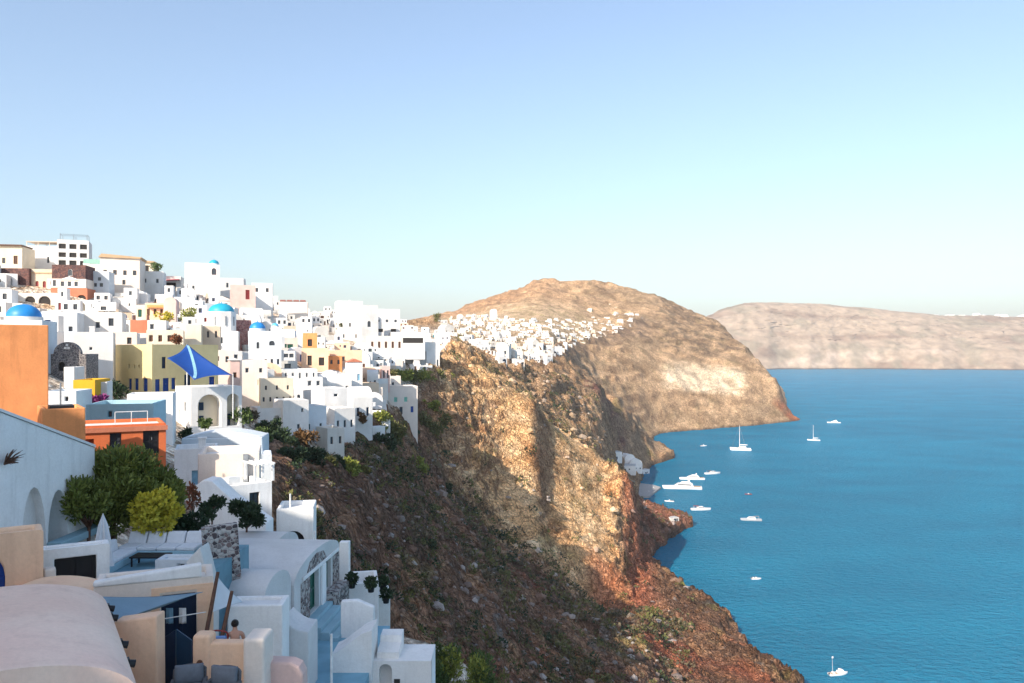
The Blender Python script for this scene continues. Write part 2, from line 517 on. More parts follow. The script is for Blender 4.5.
wob = .55 * fbm(gx / 40, gy / 40, gx * 0 + 4, 3)
LK = sstep(-.25, .35, fbm(gx / 50 + 30, gy / 50, gz1 / 40, 3))
zz = np.where(rock > .02, ledges(zz, 4.2, rock * LK * (.55 * sstep(60, 110, gy) * sstep(470, 430, gy)) * calm ** .5, wob), zz)
zz = np.where(gy > 430, ledges(zz, 13.0, np.clip(rock, 0, 1) * LK * (.7 - .35 * hd) * sstep(430, 560, gy) * lowshore * (1 - .8 * town), wob * .8), zz)
zz = np.where(gz1 < -1, np.minimum(zz, -1.2), zz)
sh = np.clip(1.2 * amp, 0, 3) * calm * (1 - .6 * farn)
vx = gx + sh * fbm(gx / 7 + 40, gy / 7, gz1 / 5, 4, .55) * 1.2
bed = sstep(950, 1080, gy) * sstep(640, 665, gp) * (zz > 1)
vy = gy + bed * 1.6 * (np.sin(zz / 3.1 + 2.5 * fbm(gx / 90, gy / 90, zz / 90, 3)) + .6 * np.sin(zz / 1.3)) + sh * fbm(gx / 7, gy / 7 + 40, gz1 / 5, 4, .55) * 1.2
nr, nc = gp.shape
idx = np.arange(nr * nc).reshape(nr, nc)
quads = np.stack([idx[:-1, :-1], idx[:-1, 1:], idx[1:, 1:], idx[1:, :-1]], -1).reshape(-1, 4)
# drop what lies well under the sea
keep = (zz.ravel()[quads] > -3.5).any(1)
quads = quads[keep]

_vp = HY + (H - zz) / vy * F


def surf(px, py, y0):
    """Point where the sight line meets the roughened land beyond depth y0."""
    i = int(np.clip(np.searchsorted(PXS, px), 0, len(PXS) - 1))
    j0 = int(np.searchsorted(LYS, math.log(y0)))
    c = _vp[j0:, i]
    k = int(np.argmax(c <= py))
    if c[k] > py:
        return None
    return float(vy[j0 + k, i]), float(zz[j0 + k, i])


# rock colour: each soil where it lies
def c3(r, g, b):
    return np.array([r, g, b])


def lay(base, col, k):
    return base * (1 - k[..., None]) + col * k[..., None]


S1 = fbm(gx / 45, gy / 45, gz1 / 22, 4)
S2 = fbm(gx / 14 + 9, gy / 14, gz1 / 7, 4)
S3 = fbm(gx / 4 + 9, gy / 4, gz1 / 3, 4)
col = np.broadcast_to(c3(.165, .098, .066), gp.shape + (3,)).copy()
col = lay(col, c3(.27, .165, .10), sstep(-.05, .4, S2))
col = lay(col, c3(.085, .055, .042), sstep(.0, .45, -S2) * .8)
redk = sstep(.05, .35, S1 + .25 * S2) * sstep(440, 480, gp) * sstep(330, 240, gy)
col = lay(col, c3(.27, .105, .065), redk)
col = lay(col, c3(.15, .145, .14), sstep(.22, .42, S3 - .3 * S1) * .8)
# sunlit spur: ochre earth
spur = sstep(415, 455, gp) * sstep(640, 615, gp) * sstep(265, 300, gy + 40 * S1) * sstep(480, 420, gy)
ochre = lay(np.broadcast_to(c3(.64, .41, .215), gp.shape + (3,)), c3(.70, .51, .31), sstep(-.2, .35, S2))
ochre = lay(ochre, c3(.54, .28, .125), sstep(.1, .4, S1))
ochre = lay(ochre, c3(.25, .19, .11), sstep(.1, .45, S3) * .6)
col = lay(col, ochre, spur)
# red scarp and its apron
scarp = sstep(575, 600, gp) * sstep(668, 640, gp) * sstep(270, 295, gy) * sstep(332, 316, gy)
edge = sstep(618, 627, gp) * sstep(660, 645, gp) * sstep(300, 330, gy) * sstep(440, 415, gy)
col = lay(col, c3(.34, .125, .075), np.maximum(scarp, edge) * .75)
apron = sstep(626, 645, gp) * sstep(410, 430, gy) * sstep(570, 540, gy)
col = lay(col, c3(.27, .125, .085), apron * sstep(-.5, .2, S2))
# the ground between spur and headland, and the headland itself
far = sstep(420, 480, gy) * (1 - apron)
tan = lay(np.broadcast_to(c3(.40, .27, .165), gp.shape + (3,)), c3(.30, .21, .13), sstep(-.1, .4, S2))
tan = lay(tan, c3(.46, .33, .22), sstep(.05, .4, S1))
col = lay(col, tan, far)
head = sstep(950, 1050, gy)
S4 = fbm(gx / 120, gy / 120, gz1 / 30, 5)
hcol = lay(np.broadcast_to(c3(.50, .36, .23), gp.shape + (3,)), c3(.38, .28, .18), sstep(-.1, .3, S4))
hcol = lay(hcol, c3(.45, .27, .16), sstep(620, 480, gp) * sstep(1200, 1350, gy) * .6)
strata = .5 + .5 * np.sin(zz / 5.0 + 3 * S4 + 1.2 * S2)
hcol = lay(hcol, c3(.48, .35, .23), strata * sstep(640, 665, gp) * .3)
zb = zz + (gp - 700) * .16
pale = sstep(42, 52, zb + 9 * S4) * sstep(92, 80, zb + 12 * S4) * sstep(655, 672, gp) * sstep(752, 738, gp) * sstep(1380, 1330, gy)
hcol = lay(hcol, c3(.80, .69, .53), pale * sstep(-.45, .05, S4 + .5 * S2 + .1) * .9)
hcol = lay(hcol, c3(.15, .12, .085), sstep(95, 112, zz) * sstep(648, 662, gp) * sstep(-.1, .25, S2) * .75)
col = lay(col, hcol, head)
outc = sstep(.02, .22, fbm(gx / 55 + 3, gy / 40, gz1 / 16, 5, .6)) * sstep(640, 680, gp) * sstep(70, 110, zz)
hcol = lay(hcol, c3(.17, .125, .085), outc * .8)
out2 = sstep(.12, .3, fbm(gx / 70 + 13, gy / 50, gz1 / 12, 5, .6)) * sstep(540, 600, gp) * (1 - pale)
hcol = lay(hcol, c3(.24, .165, .10), out2 * .7)
col = lay(col, hcol, head)
tip = sstep(768, 778, gp) * sstep(1230, 1236, gy) * sstep(1290, 1275, gy) * sstep(40, 25, zz)
col = lay(col, c3(.42, .17, .09), tip)
darkrock = sstep(575, 590, gp) * sstep(632, 622, gp) * sstep(660, 690, gy) * sstep(750, 735, gy)
col = lay(col, c3(.17, .09, .075), darkrock * sstep(-.4, .0, S2))
crags = sstep(-2, 3, under) * sstep(26, 14, under) * sstep(520, 545, gp) * sstep(665, 640, gp) * sstep(500, 560, gy)
col = lay(col, c3(.19, .14, .105), crags * sstep(-.35, .15, S2) * .85)
# olive scrub stain
green = sstep(.12, .4, fbm(gx / 22 + 70, gy / 22, gz1 / 22, 4)) * (1 - head * .6) * .6
col = lay(col, c3(.16, .15, .055), green * (1 - redk))
# wave-washed dark foot of the shore
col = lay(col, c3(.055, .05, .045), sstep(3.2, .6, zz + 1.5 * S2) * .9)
gxx = np.gradient(zz, axis=1) / (np.gradient(vx, axis=1) + 1e-6)
gyy = np.gradient(zz, axis=0) / (np.gradient(vy, axis=0) + 1e-6)
steep = sstep(1.0, 2.2, np.hypot(gxx, gyy))
rockc = lay(np.broadcast_to(c3(.15, .095, .07), gp.shape + (3,)), c3(.24, .13, .085), sstep(-.2, .3, S2))
rockc = lay(rockc, c3(.26, .175, .12), far)
col = lay(col, rockc, steep * .72 * (1 - pale) * (1 - .7 * np.maximum(scarp, edge)) * sstep(1, 4, zz))
# lime-washed paving of the village, with bare ground showing through
vcol = lay(np.broadcast_to(c3(.66, .62, .56), gp.shape + (3,)), c3(.46, .35, .25), sstep(.05, .35, S3 + .3 * S2))
col = lay(col, vcol, village * sstep(.9, 1, rock * 0 + 1))
tcol = lay(np.broadcast_to(c3(.55, .44, .31), gp.shape + (3,)), c3(.38, .32, .19), sstep(-.1, .3, S2))
col = lay(col, tcol, town * .8)

m_land, nt, b = new_mat('rock_and_soil')
at = nt.nodes.new('ShaderNodeVertexColor')
at.layer_name = 'col'
n1 = noise_out(nt, .9, 6, .62)
n2 = noise_out(nt, .16, 6, .6)
f0 = mixrgb(nt, 1.0, at.outputs[0], (1.62, 1.60, 1.58), 'MULTIPLY')
f1 = mixrgb(nt, 1.0, f0, mixrgb(nt, ramp(nt, n1, .3, .7), (.5, .47, .45), (1.38, 1.38, 1.38)), 'MULTIPLY')
n5 = noise_out(nt, .045, 9, .68)
f1 = mixrgb(nt, 1.0, f1, mixrgb(nt, ramp(nt, n5, .36, .62), (.66, .63, .60), (1.2, 1.19, 1.17)), 'MULTIPLY')
f2 = mixrgb(nt, 1.0, f1, mixrgb(nt, ramp(nt, n2, .3, .7), (.8, .78, .76), (1.18, 1.18, 1.16)), 'MULTIPLY')
vo = nt.nodes.new('ShaderNodeTexVoronoi')
vo.inputs['Scale'].default_value = .75
nt.links.new(coords(nt), vo.inputs['Vector'])
f3 = mixrgb(nt, ramp(nt, vo.outputs['Distance'], .22, .08), f2, mixrgb(nt, 1.0, f2, (.5, .48, .44), 'MULTIPLY'))
v2 = node(nt, 'ShaderNodeTexVoronoi', feature='DISTANCE_TO_EDGE')
v2.inputs['Scale'].default_value = .21
wv = nt.nodes.new('ShaderNodeVectorMath')
wv.operation = 'ADD'
wn_ = nt.nodes.new('ShaderNodeTexNoise')
wn_.inputs['Scale'].default_value = .35
wn_.inputs['Detail'].default_value = 5
nt.links.new(coords(nt), wn_.inputs['Vector'])
ws = nt.nodes.new('ShaderNodeVectorMath')
ws.operation = 'SCALE'
ws.inputs['Scale'].default_value = 4.5
nt.links.new(wn_.outputs[1], ws.inputs[0])
nt.links.new(coords(nt), wv.inputs[0])
nt.links.new(ws.outputs[0], wv.inputs[1])
nt.links.new(wv.outputs[0], v2.inputs['Vector'])
v3 = node(nt, 'ShaderNodeTexVoronoi', feature='DISTANCE_TO_EDGE')
v3.inputs['Scale'].default_value = .62
nt.links.new(wv.outputs[0], v3.inputs['Vector'])
f3 = mixrgb(nt, ramp(nt, v2.outputs['Distance'], .0, .10), mixrgb(nt, 1.0, f3, (.55, .5, .46), 'MULTIPLY'), f3)
f3 = mixrgb(nt, ramp(nt, v3.outputs['Distance'], .0, .12), mixrgb(nt, 1.0, f3, (.68, .64, .6), 'MULTIPLY'), f3)
n6 = noise_out(nt, 2.2, 8, .75)
f3 = mixrgb(nt, 1.0, f3, mixrgb(nt, ramp(nt, n6, .38, .62), (.62, .6, .58), (1.3, 1.29, 1.27)), 'MULTIPLY')
nt.links.new(f3, b.inputs['Base Color'])
b.inputs['Roughness'].default_value = .95
b.inputs['Specular IOR Level'].default_value = .15
hsum = nt.nodes.new('ShaderNodeMath')
hsum.operation = 'ADD'
nt.links.new(n1, hsum.inputs[0])
nt.links.new(ramp(nt, v3.outputs['Distance'], 0, .25), hsum.inputs[1])
bump(nt, b, hsum.outputs[0], .9, .7)
land = structure(np_mesh('hillside', np.stack([vx, vy, zz], -1).reshape(-1, 3), quads, m_land))
vert_color(land, np.clip(col.reshape(-1, 3), 0, 1))

# castle hill around and behind the camera
xs, ys = np.meshgrid(np.linspace(-420, 260, 150), np.linspace(-420, 60, 120))
hh = np.maximum(hill(xs, ys), np.minimum(99, 101 - np.clip(xs + 8, 0, 200) * .95) - np.clip(-xs - 120, 0, 500) * .3)
hh = hh + 1.2 * fbm(xs / 20, ys / 20, xs * 0, 4) - 1.5
fan = (ys > 3) & (np.abs(xs) < 1.62 * ys)
hh = np.where(fan, hh - 9, hh)
i2 = np.arange(xs.size).reshape(xs.shape)
q2 = np.stack([i2[:-1, :-1], i2[:-1, 1:], i2[1:, 1:], i2[1:, :-1]], -1).reshape(-1, 4)
ch = structure(np_mesh('castle_hill', np.stack([xs, ys, hh], -1).reshape(-1, 3), q2, m_land))
vert_color(ch, np.broadcast_to(c3(.68, .64, .58), (xs.size, 3)))

# ------------------------------------------------------------------ far side of the bay
fp, fl = np.meshgrid(np.linspace(560, 1750, 800), np.linspace(0, 1, 110))
top_py = np.interp(fp, [560, 690, 705, 722, 745, 770, 800, 835, 870, 905, 940, 985, 1024, 1150, 1400, 1750], [330, 322, 318, 310, 303.5, 303, 304, 306, 309, 312, 316, 317, 317.5, 318, 322, 330])
front = 4480 + 120 * np.sin(fp / 60) + 160 * fbm(fp / 50, fp * 0, fp * 0 + 3, 3)
ftop = 110 + (350 - top_py) / 800 * 5150
fy = front + (5150 - front) * fl
prof = np.interp(fl, [0, .02, .18, .5, .8, 1], [0, .03, .30, .66, .92, 1.0])
fz = -6 + (ftop + 6) * prof
fx = (fp - CX) / F * fy
g1 = fbm(fx / 420, fy / 900, fz / 200, 5, .5, True)
g2 = fbm(fx / 170, fy / 220, fz / 60, 5, .55, True)
g3 = fbm(fx / 60, fy / 80, fz / 24, 4, .6, True)
fz2 = fz + (22 * g1 + 16 * g2 + 7 * g3) * np.sin(np.clip(fl * PI, 0, PI)) ** .5 + 3 * g2 * (fl > .9)
fx = np.where(fl >= 1, (fp - CX) / F * 7500, fx)
fy2 = np.where(fl >= 1, 7500, fy + (40 * g1 + 30 * g2 + 22 * g3) * np.sin(fl * PI))
fz2 = np.where(fl >= 1, ftop - 40, fz2)
i3 = np.arange(fp.size).reshape(fp.shape)
q3 = np.stack([i3[:-1, :-1], i3[:-1, 1:], i3[1:, 1:], i3[1:, :-1]], -1).reshape(-1, 4)
st = fbm(fx / 420, fy / 400, fz2 / 75, 5)
fc = np.broadcast_to(c3(.35, .265, .19), fp.shape + (3,)).copy()
fc = lay(fc, c3(.24, .165, .115), sstep(.0, .4, st))
fc = lay(fc, c3(.45, .35, .27), sstep(.05, .4, -st) * sstep(.35, .1, fl))
fc = lay(fc, c3(.24, .20, .14), sstep(.0, .3, fbm(fx / 150 + 8, fy / 300, fz2 / 80, 4)) * .7)
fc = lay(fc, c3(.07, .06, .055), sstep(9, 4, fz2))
fz2 = np.where((fl < 1) & (fz2 > 0), ledges(fz2, 38.0, .12 * sstep(-.3, .3, g1) + 0 * fz2, .5 * fbm(fx / 300, fy / 300, fx * 0, 3)), fz2)
m_far, nt, b = new_mat('far_cliff_rock')
at = nt.nodes.new('ShaderNodeVertexColor')
at.layer_name = 'col'
nf = noise_out(nt, .02, 6, .6)
nt.links.new(mixrgb(nt, 1.0, at.outputs[0], mixrgb(nt, ramp(nt, nf, .3, .7), (.66, .65, .64), (1.25, 1.25, 1.25)), 'MULTIPLY'), b.inputs['Base Color'])
b.inputs['Roughness'].default_value = .95
b.inputs['Specular IOR Level'].default_value = .1
fo = structure(np_mesh('far_cliffs', np.stack([fx, fy2, fz2], -1).reshape(-1, 3), q3, m_far))
vert_color(fo, fc.reshape(-1, 3))

# ------------------------------------------------------------------ the sea
m_sea, nt, b = new_mat('sea_water')
pos = coords(nt)
mp = node(nt, 'ShaderNodeMapping')
mp.inputs['Scale'].default_value = (1, 1.7, 1)
mp.inputs['Rotation'].default_value = (0, 0, R(-18))
nt.links.new(pos, mp.inputs[0])
wa = noise_out(nt, .20, 5, .68, mp.outputs[0])
wb = noise_out(nt, .012, 3, .5, mp.outputs[0])
wc = noise_out(nt, 0.0028, 3, .5, mp.outputs[0])
cc = mixrgb(nt, ramp(nt, wb, .35, .7), (.0005, .205, .37), (.0015, .26, .45))
cc = mixrgb(nt, ramp(nt, wc, .4, .65), cc, mixrgb(nt, 1.0, cc, (.82, .88, .9), 'MULTIPLY'))
nt.nodes.remove(b)
dif = nt.nodes.new('ShaderNodeBsdfDiffuse')
nt.links.new(cc, dif.inputs['Color'])
glo = nt.nodes.new('ShaderNodeBsdfGlossy')
glo.inputs['Color'].default_value = (.62, .86, 1, 1)
glo.inputs['Roughness'].default_value = .16
lw = nt.nodes.new('ShaderNodeLayerWeight')
lw.inputs['Blend'].default_value = .22
mx = nt.nodes.new('ShaderNodeMixShader')
mr = nt.nodes.new('ShaderNodeMapRange')
for i_, v_ in ((1, .05), (2, .9), (3, .02), (4, .86)):
    mr.inputs[i_].default_value = v_
nt.links.new(lw.outputs['Fresnel'], mr.inputs[0])
nt.links.new(mr.outputs[0], mx.inputs[0])
nt.links.new(dif.outputs[0], mx.inputs[1])
nt.links.new(glo.outputs[0], mx.inputs[2])
nt.links.new(mx.outputs[0], nt.nodes['Material Output'].inputs['Surface'])
bp = nt.nodes.new('ShaderNodeBump')
bp.inputs['Strength'].default_value = 1.0
bp.inputs['Distance'].default_value = 7.0
nt.links.new(wa, bp.inputs['Height'])
for q_ in (dif, glo, lw):
    nt.links.new(bp.outputs[0], q_.inputs['Normal'])
s = MB()
s.add([(-9000, -3000, 0), (14000, -3000, 0), (14000, 12000, 0), (-9000, 12000, 0)], [(0, 1, 2, 3)])
sea = structure(s.build('sea', m_sea))
# ------------------------------------------------------------------ paints
PAINT = {
    'white': plaster('white_limewash', (.75, .735, .71), .06, .09),
    'shade-lifted white': plaster('shade_lifted_limewash', (.88, .87, .85), .07, .16),  # lighter copy of the white, lifts the near buildings standing in shade
    'bright white': plaster('bright_limewash', (.79, .78, .765), .05, .05),
    'off-white': plaster('old_limewash', (.67, .64, .59), .09, .12),
    'pale grey': plaster('grey_plaster', (.66, .66, .65), .08, .1),
    'cream': plaster('cream_plaster', (.75, .66, .52), .06, .08),
    'yellow': plaster('yellow_plaster', (.78, .63, .33), .06, .08),
    'mustard': plaster('mustard_plaster', (.72, .40, .03), .06, .08),
    'beige': plaster('beige_plaster', (.64, .52, .40), .08, .1),
    'rose': plaster('rose_plaster', (.94, .66, .54), .07, .14),
    'peach': plaster('peach_plaster', (.92, .60, .41), .09, .16),
    'pink': plaster('pink_plaster', (.70, .50, .45), .08, .1),
    'blush': plaster('blush_plaster', (.80, .71, .63), .05, .08),
    'orange': plaster('orange_plaster', (.85, .34, .13), .14, .2),
    'deep orange': plaster('deep_orange_plaster', (.62, .16, .06), .10, .12),
    'terracotta': plaster('terracotta_plaster', (.52, .19, .11), .1, .12),
    'pale blue': plaster('pale_blue_and_shade_wash', (.64, .69, .73), .05, .07),  # pale blue; also carries the blue of shade on some white walls
    'sky blue': plaster('sky_blue_wash', (.33, .52, .60), .06, .08),
    'tan': plaster('tan_plaster', (.52, .36, .22), .1, .12),
}
ROOFP = {
    'white': flat('roof_white', (.72, .71, .69), .9, .08, .8),
    'grey': flat('roof_grey', (.45, .45, .44), .9, .15, .8),
    'blue': None, 'terracotta': flat('roof_terracotta', (.48, .17, .10), .9, .2, 1.0),
    'tan': flat('roof_tan', (.50, .38, .26), .9, .15, .8),
}
M_BLUE = flat('dome_blue', (.02, .22, .55), .45, .12, 1.2)
M_TEAL = flat('dome_turquoise', (.02, .33, .47), .45, .12, 1.2)
M_SKYB = flat('dome_sky_blue', (.10, .42, .65), .45, .12, 1.2)
JOIN = {
    'white': flat('paint_white', (.75, .75, .73), .5), 'blue': flat('paint_blue', (.010, .06, .30), .4), 'navy': flat('paint_navy', (.006, .022, .055), .35),
    'teal': flat('paint_teal', (.02, .20, .26), .4), 'green': flat('paint_green', (.015, .10, .07), .45), 'mint': flat('paint_mint', (.20, .52, .42), .5),
    'brown': flat('wood_brown', (.10, .045, .025), .6, .3, 6), 'red': flat('paint_dark_red', (.20, .02, .02), .5), 'grey': flat('paint_grey', (.22, .24, .26), .5),
    'pale blue': flat('paint_pale_blue', (.22, .42, .55), .5), 'black': flat('paint_black', (.012, .012, .014), .5),
}
GLASS, _nt, _b = new_mat('window_glass')
_b.inputs['Base Color'].default_value = (.05, .058, .07, 1)
_b.inputs['Roughness'].default_value = .12
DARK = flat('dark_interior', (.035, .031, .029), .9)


def stone(name, cols, scale=1.6, mortar=(.55, .52, .48), mw=.06):
    m, nt, b = new_mat(name)
    vec = coords(nt)
    vo = node(nt, 'ShaderNodeTexVoronoi')
    vo.inputs['Scale'].default_value = scale
    nt.links.new(vec, vo.inputs['Vector'])
    ve = node(nt, 'ShaderNodeTexVoronoi', feature='DISTANCE_TO_EDGE')
    ve.inputs['Scale'].default_value = scale
    nt.links.new(vec, ve.inputs['Vector'])
    sp = node(nt, 'ShaderNodeSeparateColor')
    nt.links.new(vo.outputs['Color'], sp.inputs[0])
    c = mixrgb(nt, ramp(nt, sp.outputs[0], .2, .8), cols[0], cols[1])
    if len(cols) > 2:
        c = mixrgb(nt, ramp(nt, sp.outputs[1], .55, .75), c, cols[2])
    c = mixrgb(nt, ramp(nt, ve.outputs['Distance'], mw * .5, mw), mortar, c)
    nt.links.new(c, b.inputs['Base Color'])
    b.inputs['Roughness'].default_value = .95
    bump(nt, b, ramp(nt, ve.outputs['Distance'], 0, mw * 2), .7, .08)
    return m


PAINT['dark stone'] = stone('brown_lava_stone', [(.10, .045, .04), (.19, .085, .07), (.07, .04, .045)], 3.0, (.16, .10, .085), .05)
PAINT['rubble'] = stone('mixed_rubble_stone', [(.06, .05, .055), (.22, .16, .15), (.5, .47, .44)], 6.0, (.5, .47, .44), .07)
PAINT['ruin stone'] = stone('grey_rubble_stone', [(.09, .08, .085), (.24, .21, .20), (.12, .11, .11)], 3.6, (.40, .37, .35), .07)
PAINT['red stone'] = stone('pink_lava_stone', [(.34, .13, .11), (.46, .22, .19), (.25, .10, .09)], 2.4, (.50, .36, .32), .05)


def MT(ax, ay, az, o):
    """Matrix whose columns are the wall's along, inward and up axes."""
    m = Matrix.Identity(4)
    for i in range(3):
        m[i][0], m[i][1], m[i][2], m[i][3] = ax[i], ay[i], az[i], o[i]
    return m


def faces_of(w, d):
    return {
        'front': (MT((1, 0, 0), (0, 1, 0), (0, 0, 1), (-w / 2, 0, 0)), w),
        'left': (MT((0, -1, 0), (1, 0, 0), (0, 0, 1), (-w / 2, d, 0)), d),
        'right': (MT((0, 1, 0), (-1, 0, 0), (0, 0, 1), (w / 2, 0, 0)), d),
        'back': (MT((-1, 0, 0), (0, -1, 0), (0, 0, 1), (w / 2, d, 0)), w),
    }


def facade(mb, M, W, z0, z1, holes, mat=0):
    """Wall sheet with true openings: holes are dicts u0 u1 v0 v1 t arch; each gets its reveals."""
    us = sorted({0.0, W, *[h['u0'] for h in holes], *[h['u1'] for h in holes]})
    vs = sorted({z0, z1, *[h['v0'] for h in holes], *[h['v1'] for h in holes]})
    for i in range(len(us) - 1):
        for j in range(len(vs) - 1):
            cu, cv = (us[i] + us[i + 1]) / 2, (vs[j] + vs[j + 1]) / 2
            if any(h['u0'] < cu < h['u1'] and h['v0'] < cv < h['v1'] for h in holes):
                continue
            mb.add([(us[i], 0, vs[j]), (us[i + 1], 0, vs[j]), (us[i + 1], 0, vs[j + 1]), (us[i], 0, vs[j + 1])], [(0, 1, 2, 3)], mat, M)
    for h in holes:
        u0, u1, v0, v1, t = h['u0'], h['u1'], h['v0'], h['v1'], h.get('t', .25)
        if h.get('arch'):
            r = (u1 - u0) / 2
            rise = min(r, (v1 - v0) * .6) if h['arch'] is True else h['arch']
            n = 10
            arc = [(u0 + r - r * math.cos(PI * k / n), v1 - rise + rise * math.sin(PI * k / n)) for k in range(n + 1)]
            for half, cor in ((arc[:n // 2 + 1], (u0, v1)), (arc[n // 2:], (u1, v1))):
                for a, b in zip(half[:-1], half[1:]):
                    mb.add([(cor[0], 0, cor[1]), (a[0], 0, a[1]), (b[0], 0, b[1])], [(0, 1, 2)], mat, M)
            out = [(u0, v0)] + arc + [(u1, v0)]
        else:
            out = [(u0, v0), (u0, v1), (u1, v1), (u1, v0)]
        for a, b in zip(out, out[1:] + out[:1]):
            mb.add([(a[0], 0, a[1]), (b[0], 0, b[1]), (b[0], t, b[1]), (a[0], t, a[1])], [(0, 1, 2, 3)], mat, M)
        h['out'] = out


def opening(parent, M, h, fine):
    """What fills one opening: a window (> pane), a door (> handle) or the back of a niche."""
    k, t = h.get('kind', 'window'), h.get('t', .25)
    u0, u1, v0, v1 = h['u0'], h['u1'], h['v0'], h['v1']
    out = h['out']
    mb = MB()
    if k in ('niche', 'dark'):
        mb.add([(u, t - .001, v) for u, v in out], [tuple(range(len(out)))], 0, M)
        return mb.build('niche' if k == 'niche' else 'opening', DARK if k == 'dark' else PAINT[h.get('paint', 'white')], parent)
    col = JOIN[h.get('col', 'white')]
    f = min(.09, (u1 - u0) * .14)
    cu, cv = (u0 + u1) / 2, (v0 + v1) / 2
    inner = [(cu + (u - cu) * (1 - 2 * f / (u1 - u0)), cv + (v - cv) * (1 - 2 * f / (v1 - v0))) for u, v in out]
    n = len(out)
    d0, d1 = t * .55, t * .55 + .05
    if k == 'window':
        for a in range(n):
            b = (a + 1) % n
            mb.add([(out[a][0], d0, out[a][1]), (out[b][0], d0, out[b][1]), (inner[b][0], d0, inner[b][1]), (inner[a][0], d0, inner[a][1])], [(0, 1, 2, 3)], 0, M)
            mb.add([(inner[a][0], d0, inner[a][1]), (inner[b][0], d0, inner[b][1]), (inner[b][0], d1, inner[b][1]), (inner[a][0], d1, inner[a][1])], [(0, 1, 2, 3)], 0, M)
        if fine:
            mb.box(cu - .02, cu + .02, d0 + .004, d1, v0 + f, v1 - f, 0, M)
            mb.box(u0 + f, u1 - f, d0 + .006, d1, cv - .02, cv + .02, 0, M)
            o = mb.build('window', col, parent)
            g = MB().add([(u, d1 + .002, v) for u, v in inner], [tuple(range(n))], 0, M)
            g.build('pane', GLASS, o)
            return o
        mb.add([(u, d1 + .002, v) for u, v in inner], [tuple(range(n))], 1, M)
        return mb.build('window', [col, GLASS], parent)
    # shutters and doors: boarded leaf with raised stiles
    mb.add([(u, d1, v) for u, v in out], [tuple(range(n))], 0, M)
    nb = 2 if (u1 - u0) > .8 else 1
    wd = (u1 - u0) / nb
    for q in range(nb):
        a, b = u0 + q * wd + .02, u0 + (q + 1) * wd - .02
        top = v1 - (.02 if not h.get('arch') else (u1 - u0) / 2)
        for x0, x1, y0, y1 in ((a, a + .08, v0 + .02, top), (b - .08, b, v0 + .02, top), (a + .08, b - .08, v0 + .02, v0 + .12), (a + .08, b - .08, top - .1, top), (a + .08, b - .08, (v0 + top) / 2 - .05, (v0 + top) / 2 + .05)):
            mb.box(x0, x1, d0, d1 - .002, y0, y1, 0, M)
    o = mb.build('door' if k == 'door' else 'shutter', col, parent)
    if fine and k == 'door':
        hb = MB()
        hb.box(cu + .03, cu + .07, d0 - .06, d0 + .01, v0 + .95, v0 + 1.1, 0, M)
        hb.build('handle', JOIN['grey'], o)
    return o


def storey(t, w, d, z0, z1, paint, holes=(), name='wall', x=0, y=0, fine=False):
    """A further storey or wing on house t: its own wall mesh with openings."""
    M0 = Matrix.Translation((x, y, 0))
    FC = faces_of(w, d)
    hs = {k: [] for k in FC}
    for fc, cf, bf, wf, hf, kd, cl, ar in holes:
        W = FC[fc][1]
        hs[fc].append(dict(u0=W * (cf - wf / 2), u1=W * (cf + wf / 2), v0=z0 + (z1 - z0) * bf + .02, v1=z0 + (z1 - z0) * (bf + hf), kind=kd, col=cl if kd != 'niche' else 'white', paint=cl if kd == 'niche' else 'white', arch=ar, t=.3))
    mb = MB()
    for fc in FC:
        facade(mb, M0 @ FC[fc][0], FC[fc][1], z0, z1, hs[fc])
    mb.add([(x - w / 2, y, z1), (x + w / 2, y, z1), (x + w / 2, y + d, z1), (x - w / 2, y + d, z1)], [(0, 1, 2, 3)])
    o = mb.build(name, PAINT[paint], t, bevel=.06)
    for fc in hs:
        for q in hs[fc]:
            opening(t, M0 @ FC[fc][0], q, fine)
    return o


def part(t, name, mat, fn, **kw):
    mb = MB()
    fn(mb)
    return mb.build(name, mat, t, **kw)


def pergola(t, x0, x1, y0, y1, z, hgt, mat, n=3, slab=True):
    def fn(mb):
        for i in range(n):
            x = x0 + (x1 - x0) * i / (n - 1)
            for y in (y0, y1):
                mb.box(x - .08, x + .08, y - .08, y + .08, z, z + hgt)
        if slab:
            mb.box(x0 - .2, x1 + .2, y0 - .2, y1 + .2, z + hgt + .002, z + hgt + .18)
        else:
            k = max(4, int((x1 - x0) / .6))
            for i in range(k):
                x = x0 + (x1 - x0) * i / (k - 1)
                mb.box(x - .05, x + .05, y0 - .3, y1 + .3, z + hgt + .002, z + hgt + .12)
    return part(t, 'pergola', mat, fn)


HOUSES = []


